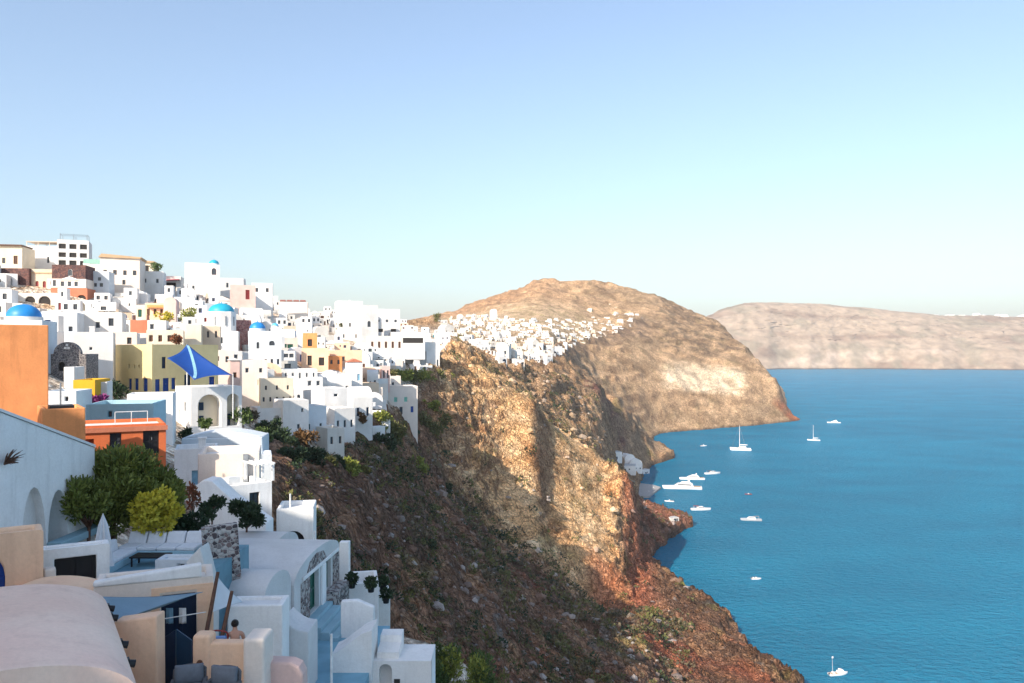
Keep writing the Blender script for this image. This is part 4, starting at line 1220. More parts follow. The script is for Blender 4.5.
for px, py, w_, h_, pt, yw, lab, kw in [
    (8, 318, 26, 15, 'white', 10, 'white house under the blue arched window house, at the picture edge', dict(rows=1, cols=3, wcol='navy')),
    (66, 312, 20, 12, 'white', 12, 'white cube with one dark red door below the terracotta ground floor', dict(holes=[('front', .3, .05, .3, .7, 'door', 'red', False)])),
    (86, 313, 22, 13, 'bright white', 14, 'white house with a round niche below the pale bluish cube', dict(holes=[('front', .3, .1, .34, .7, 'niche', 'cream', True), ('front', .78, .4, .14, .3, 'window', 'grey', False)])),
    (48, 324, 24, 13, 'pale grey', 12, 'shaded grey-white house below the two dark arched vaults', dict(cols=3)),
    (72, 327, 26, 14, 'white', 14, 'white house with a row of dark windows above the ruined church gable', dict(cols=4, wcol='navy')),
    (104, 316, 22, 14, 'bright white', 16, 'bright white house below the yellow-brown tiled roof house', dict(cols=3, wcol='brown')),
    (124, 313, 22, 15, 'white', 16, 'white house inland of the narrow cream green-shuttered house', dict(cols=2, rows=2)),
    (118, 333, 24, 13, 'bright white', 16, 'white house between the terracotta roof and the ruined church', dict(cols=2, wcol='grey')),
    (84, 342, 24, 12, 'white', 18, 'low white house seaward of the ruined church gable', dict(cols=3)),
    (30, 318, 18, 10, 'off-white', 10, 'small old house between the dark arched vaults and the large blue dome', dict(cols=2))]:
    house(px, py, w_, h_, pt, yw, label=lab, extras=True, **kw)
# ------------------------------------------------------------------ the near buildings, one by one
X = lambda px, Y: (px - CX) / F * Y
Z = lambda py, Y: H + (HY - py) / F * Y


def hm(pxc, Y, zb, w, h, d, paint, yaw=0, **kw):
    """House given in metres: front centre on bearing pxc at depth Y, base height zb."""
    return house(pxc, HY + (H - zb) / Y * F, 10, 10, paint, yaw, Y=Y, d=d, metres=(w, h), **kw)


# orange block and its neighbours
t = hm(48 - 205 + 101, 53, 100, 12, 11.75, 6, 'orange', 34, holes=[], parapet=.12, label='tall plain orange block, half sunlit, above the big white wall', bevel=.05)
t = hm(64, 47.2, 100, 2.25, 6.55, 4, 'orange', 34, holes=[], parapet=.3, label='narrow low orange annex beside the tall orange block', bevel=.05)
part(t, 'planter', JOIN['black'], lambda m: m.box(-.7, .6, .6, 2.0, 6.3, 6.68))
tag(MB().tube((X(60.5, 49), 49, 103), (X(60.5, 49), 49, Z(383, 49)), .06, .05).build('antenna_pole', JOIN['grey']), 'thin grey pole rising behind the low orange annex', 'pole')
t = hm(118.5, 54, 99.5, 5.9, 5.45, 5, 'deep orange', 28, fine=True, parapet=.25, roofc='white', holes=[('front', .47, .70, .12, .20, 'window', 'black', False), ('front', .84, .62, .17, .30, 'door', 'black', False), ('front', .14, .38, .22, .46, 'niche', 'terracotta', False)],
       label='red-orange house with two dark openings behind the big dark tree')
part(t, 'cornice', PAINT['terracotta'], lambda m: m.box(-3.05, 3.05, -.14, -.002, 4.98, 5.3))
part(t, 'railing', JOIN['white'], lambda m: [m.tube((x, .2, 5.45), (x, .2, 6.3), .025) for x in (-.2, .8, 1.8)] + [m.tube((-.2, .2, 6.3), (1.8, .2, 6.3), .025)])

# the great white wall with two arches, facing the sea
Mw = MT((0, 1, 0), (-1, 0, 0), (0, 0, 1), (-19.2, 25.5, 0))
t = thing('arched_house', 'great white wall with a slanting top and two pointed bluish arches', 'house', (0, 0, 0))
hs = [dict(u0=31.3 - 25.5, u1=32.95 - 25.5, v0=100.3, v1=104.5, arch=2.4, t=.35, kind='niche', paint='white'), dict(u0=33.1 - 25.5, u1=34.6 - 25.5, v0=100.3, v1=104.1, arch=2.0, t=1.0, kind='niche', paint='sky blue')]  # blue back of the deeper niche stands in for the shade inside
mb = MB()
facade(mb, Mw, 11.3, 98, 104.6, hs)
mb.add([(0, 0, 104.6), (11.3, 0, 104.6), (11.3, 0, 105.5), (0, 0, 109.1)], [(0, 1, 2, 3)], 0, Mw)
mb.add([(0, 0, 109.1), (11.3, 0, 105.5), (11.3, 4, 105.5), (0, 4, 109.1)], [(0, 1, 2, 3)], 0, Mw)
mb.add([(11.3, 0, 98), (11.3, 4, 98), (11.3, 4, 105.5), (11.3, 0, 105.5)], [(0, 1, 2, 3)], 0, Mw)
mb.add([(0, 4, 98), (11.3, 4, 98), (11.3, 4, 105.5), (0, 4, 109.1)], [(0, 1, 2, 3)], 0, Mw)
mb.build('wall', PAINT['shade-lifted white'], t)
for q in hs:
    opening(t, Mw, q, True)
part(t, 'coping', PAINT['bright white'], lambda m: m.add([(-.02, -.05, 109.12), (11.3, -.05, 105.52), (11.3, -.05, 105.64), (-.02, -.05, 109.24), (-.02, .3, 109.12), (11.3, .3, 105.52), (11.3, .3, 105.64), (-.02, .3, 109.24)], [(0, 1, 2, 3), (3, 2, 6, 7), (4, 5, 6, 7), (1, 5, 6, 2)], 0, Mw))
part(t, 'ledge', PAINT['sky blue'], lambda m: m.box(-19.19, -18.6, 33.0, 36.7, 101.75, 102.05), bevel=.03)
part(t, 'doorway', JOIN['grey'], lambda m: m.box(-19.17, -19.1, 31.9, 32.05, 101.5, 102.9))

# pink corner house with the blue shuttered arch
t = hm(-26, 24, 100, 3.6, 4.4, 1.1, 'peach', 33, fine=True, parapet=.2, holes=[('front', .44, .3, .56, .62, 'shutter', 'blue', True, .35)], label='small peach house corner with a blue shuttered arch at the picture edge', bevel=.08)
part(t, 'pier', PAINT['blush'], lambda m: m.box(1.82, 2.15, .1, .5, 1.2, 3.1), bevel=.05)
t = hm(74, 27, 99.5, 2.15, 3.85, .7, 'shade-lifted white', 30, fine=True, parapet=.2, holes=[('front', .52, .45, .58, .46, 'door', 'black', False)], label='low white cube with a wide black doorway beside the folded umbrella', bevel=.04)

# the great pale pink vault below the camera and its spouts
ax, ay = -.527, .85
Mv = MT((.85, .527, 0), (ax, ay, 0), (0, 0, 1), (0, 0, 0))
cx0, cy0 = X(-8, 14.6), 14.6
t = thing('vaulted_house', 'large pale pink barrel-vaulted roof with dark spouts along its rim', 'house', (cx0, cy0, 0))
hw, ez, rs, L = 2.45, 103.1, 1.12, 6.6


def vf(u, v):
    a = PI * u
    e = 1.0 if v < .8 else math.sqrt(max(0, 1 - ((v - .8) / .2) ** 2)) * .35 + .65
    return (-hw * math.cos(a), L * v, ez + rs * math.sin(a) ** .85 * e if 0 < u < 1 else ez)


mb = MB()
mb.grid(vf, 28, 24, 0, Mv)
part(t, 'roof', PAINT['rose'], lambda m: m.grid(vf, 28, 24, 0, Mv), smooth=True)
part(t, 'wall', PAINT['rose'], lambda m: [m.box(-hw, hw, .02, L, 96, ez - .01, 0, Mv), m.prism([(-hw * math.cos(PI * k / 16) * .999, ez - .01 + rs * .98 * math.sin(PI * k / 16) ** .85 if 0 < k < 16 else ez - .01) for k in range(17)], .01, .3, 'y', 0, Mv)])
part(t, 'front_moulding', PAINT['rose'], lambda m: m.prism([(-hw * math.cos(PI * k / 28) * .999, ez + rs * .998 * math.sin(PI * k / 28) ** .85 if 0 < k < 28 else ez - .5) for k in range(29)], -.3, .004, 'y', 0, Mv), smooth=35)
for v in (.93, .80, .47, .27):
    part(t, 'drain_spout', JOIN['black'], lambda m: (m.tube((hw * .985, L * v, ez + .10), (hw + .13, L * v, ez + .05), .075, .085, 10, 0, Mv), m.box(hw * .95, hw + .02, L * v - .08, L * v + .08, ez + .10, ez + .20, 0, Mv)))
for dx in (0,):
    tt = thing('vaulted_house', 'second lower peach vaulted roof tucked behind the large pink vault', 'house', (X(62, 24.2), 24.2, 0), R(-6))
    part(tt, 'roof', PAINT['peach'], lambda m: m.prism([(-1.75 * math.cos(PI * k / 18), 102.45 + .62 * math.sin(PI * k / 18)) for k in range(19)], -.8, .4, 'y'), smooth=40)
    part(tt, 'wall', PAINT['peach'], lambda m: m.box(-1.75, 1.75, -.79, .4, 97, 102.44))

# blue terrace with its bench, table and umbrella
o = MB().box(-17.6, -12.3, 31.2, 37.4, 97, 100.9).build('terrace', flat('terrace_blue', (.13, .27, .34), .7, .15, 2.0))
tag(o, 'dusky blue painted terrace under the big dark tree', 'terrace')
b = thing('corner_bench', 'white cushioned corner bench built on the blue terrace', 'bench', (0, 0, 100.9))
part(b, 'base', PAINT['sky blue'], lambda m: (m.box(-17.4, -13.9, 35.0, 36.4, .003, .30), m.box(-17.4, -16.3, 32.4, 34.998, .003, .30)), bevel=.03)
CUSH = flat('white_cushion', (.68, .70, .72), .95, .06, 6)
for i in range(4):
    x = -17.3 + i * .86
    part(b, 'seat_cushion', CUSH, lambda m: m.box(x, x + .83, 35.02, 35.9, .302, .46), bevel=.05)
    part(b, 'back_cushion', CUSH, lambda m: m.prism([(35.9, .302), (36.35, .302), (36.42, .88), (36.22, .88)], x + .01, x + .82, 'x'), bevel=.05)
for i in range(2):
    y = 32.5 + i * 1.2
    part(b, 'seat_cushion', CUSH, lambda m: m.box(-17.1, -16.32, y, y + 1.15, .302, .46), bevel=.05)
    part(b, 'back_cushion', CUSH, lambda m: m.prism([(-17.4, .302), (-17.12, .302), (-17.2, .88), (-17.42, .88)], y, y + 1.15, 'y'), bevel=.05)
b = thing('low_table', 'low dark table in the corner of the cushioned bench', 'table', (-15.3, 33.9, 100.9))
part(b, 'top', JOIN['black'], lambda m: m.box(-.75, .75, -.4, .4, .36, .42), bevel=.01)
for sx in (-.66, .66):
    for sy in (-.33, .33):
        part(b, 'leg', JOIN['black'], lambda m: m.box(sx - .03, sx + .03, sy - .03, sy + .03, .002, .36))
u = thing('patio_umbrella', 'closed white patio umbrella on the blue terrace', 'umbrella', (X(103, 31.7), 31.7, 100.9))
part(u, 'base', JOIN['grey'], lambda m: m.lathe([(.0, .1), (.3, .1), (.3, .002)], 16))
part(u, 'pole', JOIN['white'], lambda m: m.tube((0, 0, .1), (0, 0, 2.62), .025))


def canopy(uu, v):
    a = 2 * PI * uu
    r = np.interp(v, [0, .12, .45, .8, 1], [.36, .30, .25, .15, .03]) * (1 + .26 * math.cos(8 * a))
    return (r * math.cos(a), r * math.sin(a), .55 + 2.0 * v)


part(u, 'canopy', CUSH, lambda m: m.grid(canopy, 48, 10), smooth=60)

# parapets and roofs in front of the terrace
o = MB().prism([(X(105, 29.5), 98), (X(192, 29.5), 98), (X(192, 29.5), Z(567, 29.5)), (X(105, 29.5), Z(577, 29.5))], 29.1, 29.6).build('parapet_wall', PAINT['shade-lifted white'], bevel=.06)
tag(o, 'long white parapet in front of the blue terrace', 'wall')
t = hm(173, 31.3, 97, 1.4, 4.8, .9, 'pale blue', 0, holes=[('front', .72, .93, .2, .03, 'dark', 'black', False)], parapet=.1, label='small white block with a dark vent at the end of the terrace parapet', bevel=.05, name='wall_block', cat='wall')
o = MB().prism([(X(187, 30), 97), (X(213, 30), 97), (X(214, 30), Z(590, 30)), (X(207, 30), Z(560, 30)), (X(203, 30), Z(545, 30)), (X(189, 30), Z(560, 30))], 29.7, 30.6).build('sloped_wall', PAINT['pale grey'], bevel=.06)
tag(o, 'grey-white slanting wall end beside the rubble stone wall', 'wall')
o = MB().box(-.75, .75, 0, .5, -3, 2.1).build('stone_wall', PAINT['rubble'], bevel=.05)
o.location, o.rotation_euler = (X(223, 35), 35, 100.2), (0, R(-4), R(22))
tag(o, 'speckled dark rubble stone wall between the terrace and the vaults', 'wall')

# peach house with the dark door, shade sails and poles
t = hm(155, 24, 98, 3.3, 5.05, 1.6, 'blush', 22, fine=True, parapet=.2, roofc='white', holes=[('front', .70, .1, .30, .81, 'door', 'navy', False)], label='peach house with a tall dark navy door under the shade sail', bevel=.05)
part(t, 'door_surround', PAINT['peach'], lambda m: [m.box(-.1, .13, -.03, -.002, -1, 4.7), m.box(1.18, 1.64, -.03, -.002, -1, 4.7), m.box(-.1, 1.64, -.035, -.002, 4.702, 4.85)])
part(t, 'parapet', PAINT['shade-lifted white'], lambda m: m.prism([(-1.66, 5.052), (1.3, 5.052), (1.3, 5.45), (-1.66, 5.2)], -.03, .3, 'y'), bevel=.05)


def sail(name, pts, mat, label, sag=.25, n=14, cat='shade sail'):
    """Three- or four-cornered sail: drooping between its corners."""
    t = thing(name, label, cat, (0, 0, 0))
    p = [Vector(q) for q in pts]
    if len(p) == 3:
        p.append(p[2])

    def fn(u, v):
        q = (p[0] * (1 - u) + p[1] * u) * (1 - v) + (p[3] * (1 - u) + p[2] * u) * v
        k = 16 * u * (1 - u) * v * (1 - v)
        c = (p[0] + p[1] + p[2] + p[3]) / 4
        e = max(4 * u * (1 - u) * (1 - 4 * v * (1 - v)), 4 * v * (1 - v) * (1 - 4 * u * (1 - u)))
        q = q + (c - q) * .13 * e
        q.z -= sag * k
        return q
    part(t, 'fabric', mat, lambda m: m.grid(fn, n, n), smooth=True, solid=.015)
    t['_fn'] = 0
    del t['_fn']
    return t, fn


SAILG = flat('sail_grey_blue', (.19, .29, .36), .85, .06, 2)
sail('shade_sail', [P(82, 596, 21.6), P(150, 597, 23.6), P(203, 592, 23.5), P(112, 624, 20.8)], SAILG, 'grey-blue shade sail stretched in front of the dark navy door')
sail('shade_sail', [P(217, 576, 25), P(243, 602, 25.5), P(213, 612, 24)], flat('sail_white', (.62, .65, .67), .9, .05, 2), 'small white triangular sail tied between two leaning brown poles', .1)
for a, b_, lab in ((P(201, 640, 22.6), P(218, 572, 23.6), 'longer leaning dark brown pole holding the grey sail'), (P(215, 648, 22.3), P(232, 591, 23.2), 'shorter leaning brown pole below the white triangular sail')):
    tag(MB().tube(a + Vector((0, 0, -.6)), b_, .07, .05, 10).build('sail_pole', JOIN['brown'], smooth=40), lab, 'pole')
tag(MB().tube(P(150, 621, 22.5), P(206, 612, 23.4), .015).build('rope', JOIN['white']), 'thin white rope strung across the dark navy door', 'rope')
for px, lab, cl in ((166, 'pale towel hanging on the rope nearer the sail', 'pale blue'), (179, 'white towel hanging on the rope nearer the pole', 'white')):
    o = MB().grid(lambda u, v: (X(px, 23.1) + .2 * u, 23.1 + .03 * math.sin(9 * u) * v, 102.55 - .45 * v), 8, 6).build('towel', JOIN[cl], smooth=True, solid=.012)
    tag(o, lab, 'towel')
o = MB().prism([(X(113, 20.5), 97), (X(159, 20.5), 97), (X(157, 20.5), Z(616, 20.5)), (X(113, 20.5), Z(622, 20.5))], 20.5, 21.0).build('garden_wall', PAINT['peach'], bevel=.05)
tag(o, 'smooth peach garden wall running off beside the large pink vault', 'wall')
g = thing('gate', 'navy blue double gate with a pointed top in the peach courtyard', 'gate', (X(176, 21.6), 21.6, 0))
for s in (-1, 1):
    part(g, 'leaf', JOIN['navy'] if s < 0 else flat('paint_gate_blue', (.008, .04, .085), .4), lambda m: m.prism([(s * .43, 99.6), (s * .43, 102.15), (s * .012, 102.45), (s * .012, 99.6)], 0, .05, 'y'))
# courtyard wall with the seated bather behind it
w_ = thing('courtyard_wall', 'low peach courtyard wall with two taller rounded piers and a round lamp', 'wall', (0, 21, 0))
part(w_, 'wall', PAINT['peach'], lambda m: m.box(X(193, 21), X(262, 21), 0, .35, 97, Z(643, 21)), bevel=.05)
part(w_, 'pier', PAINT['peach'], lambda m: m.box(X(192.5, 21), X(211, 21), -.04, .42, 97, Z(635, 21)), bevel=.09, seg=4)
part(w_, 'pier', PAINT['blush'], lambda m: m.box(X(247, 21), X(268.5, 21), -.35, .5, 97, Z(634, 21)), bevel=.09, seg=4)
lm = part(w_, 'wall_lamp', JOIN['brown'], lambda m: m.tube((X(200.5, 21), -.12, Z(662, 21)), (X(200.5, 21), -.038, Z(662, 21)), .07, .075, 14))
o = MB().prism([(X(268, 21.4), 97), (X(306, 21.4), 97), (X(305, 21.4), Z(672, 21.4)), (X(301, 21.4), Z(664, 21.4)), (X(293, 21.4), Z(660, 21.4)), (X(268, 21.4), Z(659, 21.4))], 21.2, 21.7).build('garden_wall', PAINT['pink'], bevel=.06)
tag(o, 'low rounded dusky pink wall beside the peach courtyard pier', 'wall')
MESHC = flat('wicker_grey', (.11, .11, .115), .8, .3, 30)
GCUSH = flat('grey_cushion', (.15, .17, .20), .9, .1, 8)


def armchair(px, Y, rot, label):
    c = thing('armchair', label, 'chair', (X(px, Y), Y, 101.25), R(rot), 'grey armchairs at the courtyard wall')
    part(c, 'seat', MESHC, lambda m: m.box(-.36, .36, -.36, .36, .28, .4), bevel=.04)
    part(c, 'seat_cushion', GCUSH, lambda m: m.box(-.31, .31, -.34, .28, .402, .52), bevel=.05, seg=3)
    part(c, 'backrest', MESHC, lambda m: m.grid(lambda u, v: (-.38 + .76 * u, .36 + .06 * v - .12 * (2 * u - 1) ** 2, .402 + .5 * v * (1 - .15 * (2 * u - 1) ** 4)), 10, 6), smooth=True, solid=.06)
    part(c, 'back_cushion', GCUSH, lambda m: m.grid(lambda u, v: (-.33 + .66 * u, .22 - .05 * math.sin(PI * u) * math.sin(PI * v), .52 + .44 * v), 8, 8), smooth=True, solid=.1)
    for sx in (-1, 1):
        part(c, 'armrest', MESHC, lambda m: m.box(sx * .38 - .05, sx * .38 + .05, -.34, .3, .402, .62), bevel=.03)
    for sx in (-.31, .31):
        for sy in (-.3, .3):
            part(c, 'leg', JOIN['black'], lambda m: m.tube((sx, sy, .002), (sx, sy, .28), .025))


armchair(188, 19.6, 14, 'grey cushioned armchair in front of the navy gate')
armchair(220, 19.5, -10, 'grey cushioned armchair in front of the courtyard wall')
o = MB().box(X(150, 20), X(262, 20), 18.2, 20.9, 96, 101.25).build('terrace', PAINT['blush'])
tag(o, 'pinkish paved courtyard floor under the grey armchairs', 'terrace')

# white and grey vaults, doorway house and stepped white house toward the sea
t = house(0, 0, 10, 10, 'pale grey', 86, 'vault', Y=41.2, metres=(7.4, 2.15), d=6.5, fine=True, bevel=.06, rise=.9, found=-4,
          holes=[('front', .40, .0, .20, .93, 'door', 'green', False, .4), ('front', .72, .18, .13, .76, 'window', 'green', False, .35)], at=(-9.95, 41.2, 96.8), label='white vaulted house with a tall green door and blue steps', side_paint=None)
for u0, u1 in ((.9, 2.15), (6.15, 7.2)):
    part(t, 'stone_pier', PAINT['rubble'], lambda m: m.box(-3.7 + u0, -3.7 + u1, -.05, -.002, -.4, 1.95))
part(t, 'stone_arch', PAINT['rubble'], lambda m: m.prism([(-1.9, 2.24), (1.2, 2.24), (.7, 2.7), (-.4, 2.85), (-1.4, 2.68)], -.05, -.003, 'y'))
part(t, 'lintel', PAINT['shade-lifted white'], lambda m: m.box(-2.6, 3.4, -.1, -.003, 2.04, 2.22), bevel=.03)
part(t, 'door_pier', PAINT['shade-lifted white'], lambda m: m.box(.3, .95, -.12, -.004, -.2, 2.03), bevel=.03)
part(t, 'sill_wall', PAINT['rubble'], lambda m: m.box(1.0, 3.2, -.7, -.006, -1.4, .42))
st = MB()
for k in range(4):
    st.box(-2.4 - .1 * k, 1.0 + .0 * k, -.45 * (k + 1), -.006 - .45 * k, -2.2, -.02 - .2 * k)
st.build('steps', PAINT['sky blue'], t, bevel=.02)
house(0, 0, 10, 10, 'pale grey', 84, 'vault', Y=36, metres=(3.1, 2.15), d=5.5, bevel=.06, rise=1.0, found=-3, holes=[('front', .5, .1, .34, .5, 'dark', 'black', True)], at=(-10.5, 35.9, 96.9), label='low rounded grey-white vault in front of the green door house')
house(0, 0, 10, 10, 'pale grey', 84, 'vault', Y=47, metres=(4.2, 1.1), d=6.0, bevel=.06, rise=1.0, found=-3, holes=[], at=(-13.2, 46.6, 97.2), label='rounded grey vault rising behind the green door house')
o = MB().box(X(283, 33.5), -6.2, 31, 40.6, 92, 96.0).build('courtyard', flat('courtyard_blue', (.20, .40, .50), .75, .12, 1.2))
tag(o, 'pale blue painted courtyard below the green door', 'courtyard')
t = hm(255, 31, 95, 2.1, 5.1, 1.3, 'shade-lifted white', 4, holes=[], parapet=.12, label='blank white wall block between the courtyards', bevel=.05, name='wall_block', cat='wall')
o = MB().prism([(0, -3), (1.05, -3), (1.05, 1.55)] + [(1.05 - 1.05 * k / 8, 1.55 + .55 * (k / 8) ** 2.2) for k in range(1, 9)], 0, 1.6, 'y').build('stair_wall', PAINT['pale grey'], bevel=.06)
o.location = (X(282.5, 32.5), 32.5, 97)
tag(o, 'curved grey-white stair wall at the corner of the blue courtyard', 'wall')
st = thing('stepped_house', 'stepped white house falling away toward the cliff with one small arched niche', 'house', (0, 0, 0))
Y_ = 35.0
mb = MB()
W_ = X(431, Y_) - X(372, Y_)
q1 = dict(u0=X(379, Y_) - X(372, Y_), u1=X(392, Y_) - X(372, Y_), v0=Z(690, Y_), v1=Z(662, Y_), arch=True, t=.4, kind='niche', paint='pale grey')
Ms = MT((1, 0, 0), (0, 1, 0), (0, 0, 1), (X(372, Y_), Y_, 0))
zt = Z(676, Y_)
q1['v1'] = min(q1['v1'], Z(664, Y_))
facade(mb, Ms, W_, 86, Z(661, Y_), [q1])
mb.box(X(372, Y_), X(431, Y_), Y_ + .41, Y_ + 2.0, 86, Z(661, Y_))
mb.box(X(372, Y_), X(431, Y_), Y_ - .0, Y_ + .409, Z(661, Y_) - .002, Z(661, Y_) + .001)
mb.prism([(X(333, Y_), 86), (X(373, Y_), 86), (X(373, Y_), Z(628, Y_)), (X(362, Y_), Z(632, Y_)), (X(345, Y_), Z(645, Y_)), (X(338, Y_), Z(650, Y_)), (X(333, Y_), Z(652, Y_))], Y_ - .3, Y_ + 1.2)
mb.prism([(Y_ + .3, Z(661, Y_) + .002), (Y_ + 1.9, Z(661, Y_) + .002), (Y_ + 1.9, Z(644, Y_)), (Y_ + 1.2, Z(645, Y_)), (Y_ + 1.1, Z(651, Y_)), (Y_ + .3, Z(655, Y_))], X(376, Y_), X(398, Y_), 'x')
mb.build('wall', PAINT['shade-lifted white'], st, bevel=.07, seg=3)
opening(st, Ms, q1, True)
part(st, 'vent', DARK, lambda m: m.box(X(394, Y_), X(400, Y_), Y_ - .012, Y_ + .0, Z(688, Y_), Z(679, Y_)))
part(st, 'parapet', PAINT['shade-lifted white'], lambda m: m.prism([(X(341, 39), 92), (X(374, 39), 91), (X(374, 39), Z(607, 39)), (X(357, 39), Z(600, 39)), (X(341, 39), Z(601, 39))], 38.9, 39.3), bevel=.06)
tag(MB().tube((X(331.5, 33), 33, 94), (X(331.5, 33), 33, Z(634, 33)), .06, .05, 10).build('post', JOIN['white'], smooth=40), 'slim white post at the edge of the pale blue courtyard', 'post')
t = hm(361, 46, 92, 2.0, 4.6, 2.6, 'shade-lifted white', 12, holes=[], parapet=.5, label='small white terrace box perched on the slope past the green door house', bevel=.05, roofc='white', name='terrace_box', cat='terrace')
t = hm(381, 48, 90, 1.1, 5.3, 2.0, 'shade-lifted white', 12, holes=[], parapet=.3, label='bright white pillar-like terrace end on the cliff slope', bevel=.05, name='terrace_box', cat='terrace')
t = hm(344, 47, 95.5, .55, 3.2, .5, 'shade-lifted white', 0, holes=[], parapet=.02, label='slim white chimney block behind the green door house', bevel=.04, name='chimney_block', cat='chimney')

# white houses on the shaded bend of the village
t = hm(229, 59, 94, 4.3, 8.4, 5, 'blush', 16, fine=True, holes=[], label='blush white roof block with a tall grey chimney pipe, half in shade', bevel=.06)
part(t, 'chimney_pipe', JOIN['grey'], lambda m: m.box(1.0, 1.35, -.4, -.05, 6.3, 8.3))
t = hm(249, 55.5, 93, 3.3, 7.7, 4, 'shade-lifted white', 40, fine=True, holes=[('front', .62, .80, .22, .12, 'window', 'black', False), ('front', .6, .56, .2, .14, 'window', 'grey', False), ('left', .5, .93, .1, .04, 'dark', 'black', False)], label='grey-white house with a dark square window above the arched loggia', bevel=.06)
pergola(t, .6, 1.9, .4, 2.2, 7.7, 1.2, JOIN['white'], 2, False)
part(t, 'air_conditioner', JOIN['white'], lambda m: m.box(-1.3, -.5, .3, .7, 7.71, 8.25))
o = MB().prism([(X(194, 50), 92), (X(266, 50), 92), (X(266, 50), Z(523, 50)), (X(250, 50), Z(512, 50)), (X(229, 50), Z(497, 50)), (X(212, 50), Z(481, 50)), (X(203, 50), Z(480, 50)), (X(194, 50), Z(487, 50))], 50, 51.6).build('stair_wall', PAINT['shade-lifted white'], bevel=.06)
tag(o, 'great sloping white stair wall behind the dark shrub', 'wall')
t = hm(295, 56, 91, 2.5, 7.9, 3.2, 'shade-lifted white', 10, fine=True, parapet=.3, holes=[('front', .45, .64, .62, .16, 'dark', 'black', True, .9)], label='white loggia with one wide round dark arch by the ravine', bevel=.06)
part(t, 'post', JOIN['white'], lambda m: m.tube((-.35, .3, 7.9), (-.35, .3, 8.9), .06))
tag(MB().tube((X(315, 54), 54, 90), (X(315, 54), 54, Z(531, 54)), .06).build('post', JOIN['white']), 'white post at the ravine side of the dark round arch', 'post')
t = hm(222, 74, 95, 7.2, 6.9, 4, 'pale blue', 8, holes=[], parapet=.25, label='long bluish white curved terrace wall below the two big arches', bevel=.15)  # bluish paint holds the shade lying on this white wall
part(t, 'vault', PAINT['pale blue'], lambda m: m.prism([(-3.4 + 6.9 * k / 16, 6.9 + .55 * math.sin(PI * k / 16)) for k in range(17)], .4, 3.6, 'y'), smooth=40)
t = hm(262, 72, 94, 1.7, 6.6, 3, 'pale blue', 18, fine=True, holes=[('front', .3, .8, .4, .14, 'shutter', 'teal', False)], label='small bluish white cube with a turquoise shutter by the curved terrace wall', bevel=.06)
t = hm(196, 68, 96, 3.4, 5.6, 4, 'shade-lifted white', 20, fine=True, holes=[('front', .5, .45, .2, .22, 'shutter', 'pale blue', False), ('front', .8, .1, .14, .3, 'niche', 'pale grey', True)], label='white house with one pale turquoise shutter below the big arches', bevel=.08, chim=1)
t = hm(150, 84, 99, 4.4, 6.4, 4, 'shade-lifted white', 18, fine=True, holes=[('front', .35, .62, .22, .14, 'shutter', 'teal', False), ('front', .8, .7, .05, .1, 'dark', 'black', False), ('front', .82, .25, .07, .28, 'window', 'grey', False)], label='white house with a turquoise balcony shutter behind the red-orange house', bevel=.08)
t = house(191, 431, 10, 10, 'shade-lifted white', 40, Y=99, metres=(6.4, 5.4), d=6, corner=True, fine=True, bevel=.06, found=-5, parapet=.35, holes=[('front', .36, .06, .46, .76, 'niche', 'cream', True, 1.4), ('front', .82, .06, .24, .76, 'niche', 'cream', True, 1.4), ('left', .62, .42, .16, .22, 'shutter', 'grey', False), ('left', .25, .15, .08, .3, 'window', 'grey', False)],
          label='white terrace house with two tall round arches under the blue sail')
for x, z0, z1 in ((-1.5, .1, 1.7), (-1.5, 2.4, 3.4), (1.9, .1, 1.8)):
    part(t, 'door', JOIN['navy'], lambda m: m.box(x - .28, x + .28, 1.3, 1.39, z0, z1))
t = house(152, 393, 10, 10, 'yellow', 54, Y=107, metres=(10.0, 6.5), d=13, corner=True, fine=True, bevel=.06, found=-5, parapet=.3,
          holes=[('front', .17, .50, .06, .24, 'shutter', 'navy', False), ('front', .08, .02, .07, .26, 'shutter', 'blue', False), ('front', .2, .02, .09, .28, 'door', 'blue', False), ('front', .31, .06, .06, .24, 'shutter', 'blue', False), ('front', .52, .02, .10, .34, 'door', 'navy', False), ('front', .9, .04, .09, .26, 'door', 'blue', False),
                 ('left', .57, .04, .07, .24, 'door', 'blue', False), ('left', .7, .04, .08, .25, 'door', 'blue', False), ('left', .87, .02, .09, .28, 'door', 'blue', False), ('left', .55, .50, .03, .08, 'dark', 'black', False), ('left', .66, .50, .03, .08, 'dark', 'black', False), ('left', .75, .50, .03, .08, 'dark', 'black', False)],
          label='yellow house with royal blue doors on both fronts', roofc='tan')
t, fn = sail('shade_sail', [P(167, 358, 100.5), P(187, 344, 105), P(232, 375, 99), P(194, 380, 97.5)], flat('sail_royal_blue', (.006, .05, .24), .6, .06, 1), 'royal blue four-cornered shade sail over the terrace of the yellow house', .5)
part(t, 'seam', JOIN['pale blue'], lambda m: m.grid(lambda u, v: fn(.83 - .66 * 0 - .03 + .0 * u, 0) if False else (fn(1, 0) * 0 + fn(min(1, max(0, .97 - .92 * v + .05 * (u - .5))), min(1, max(0, .03 + .92 * v + .05 * (u - .5)))) + Vector((0, -.05, .04))), 1, 20), smooth=True)
for a, lab in ((P(187, 344, 105.2), 'tall pole at the peak of the royal blue sail'), (P(233, 374, 99.2), 'white pole at the low seaward corner of the royal blue sail')):
    tag(MB().tube((a.x, a.y, a.z - 5.5), a, .07, .05, 8).build('sail_pole', JOIN['white']), lab, 'pole')

# ------------------------------------------------------------------ seated bather seen from behind
SKIN = flat('skin', (.46, .25, .17), .55, .06, 8)
HAIR = flat('dark_hair', (.012, .009, .008), .5, .2, 20)


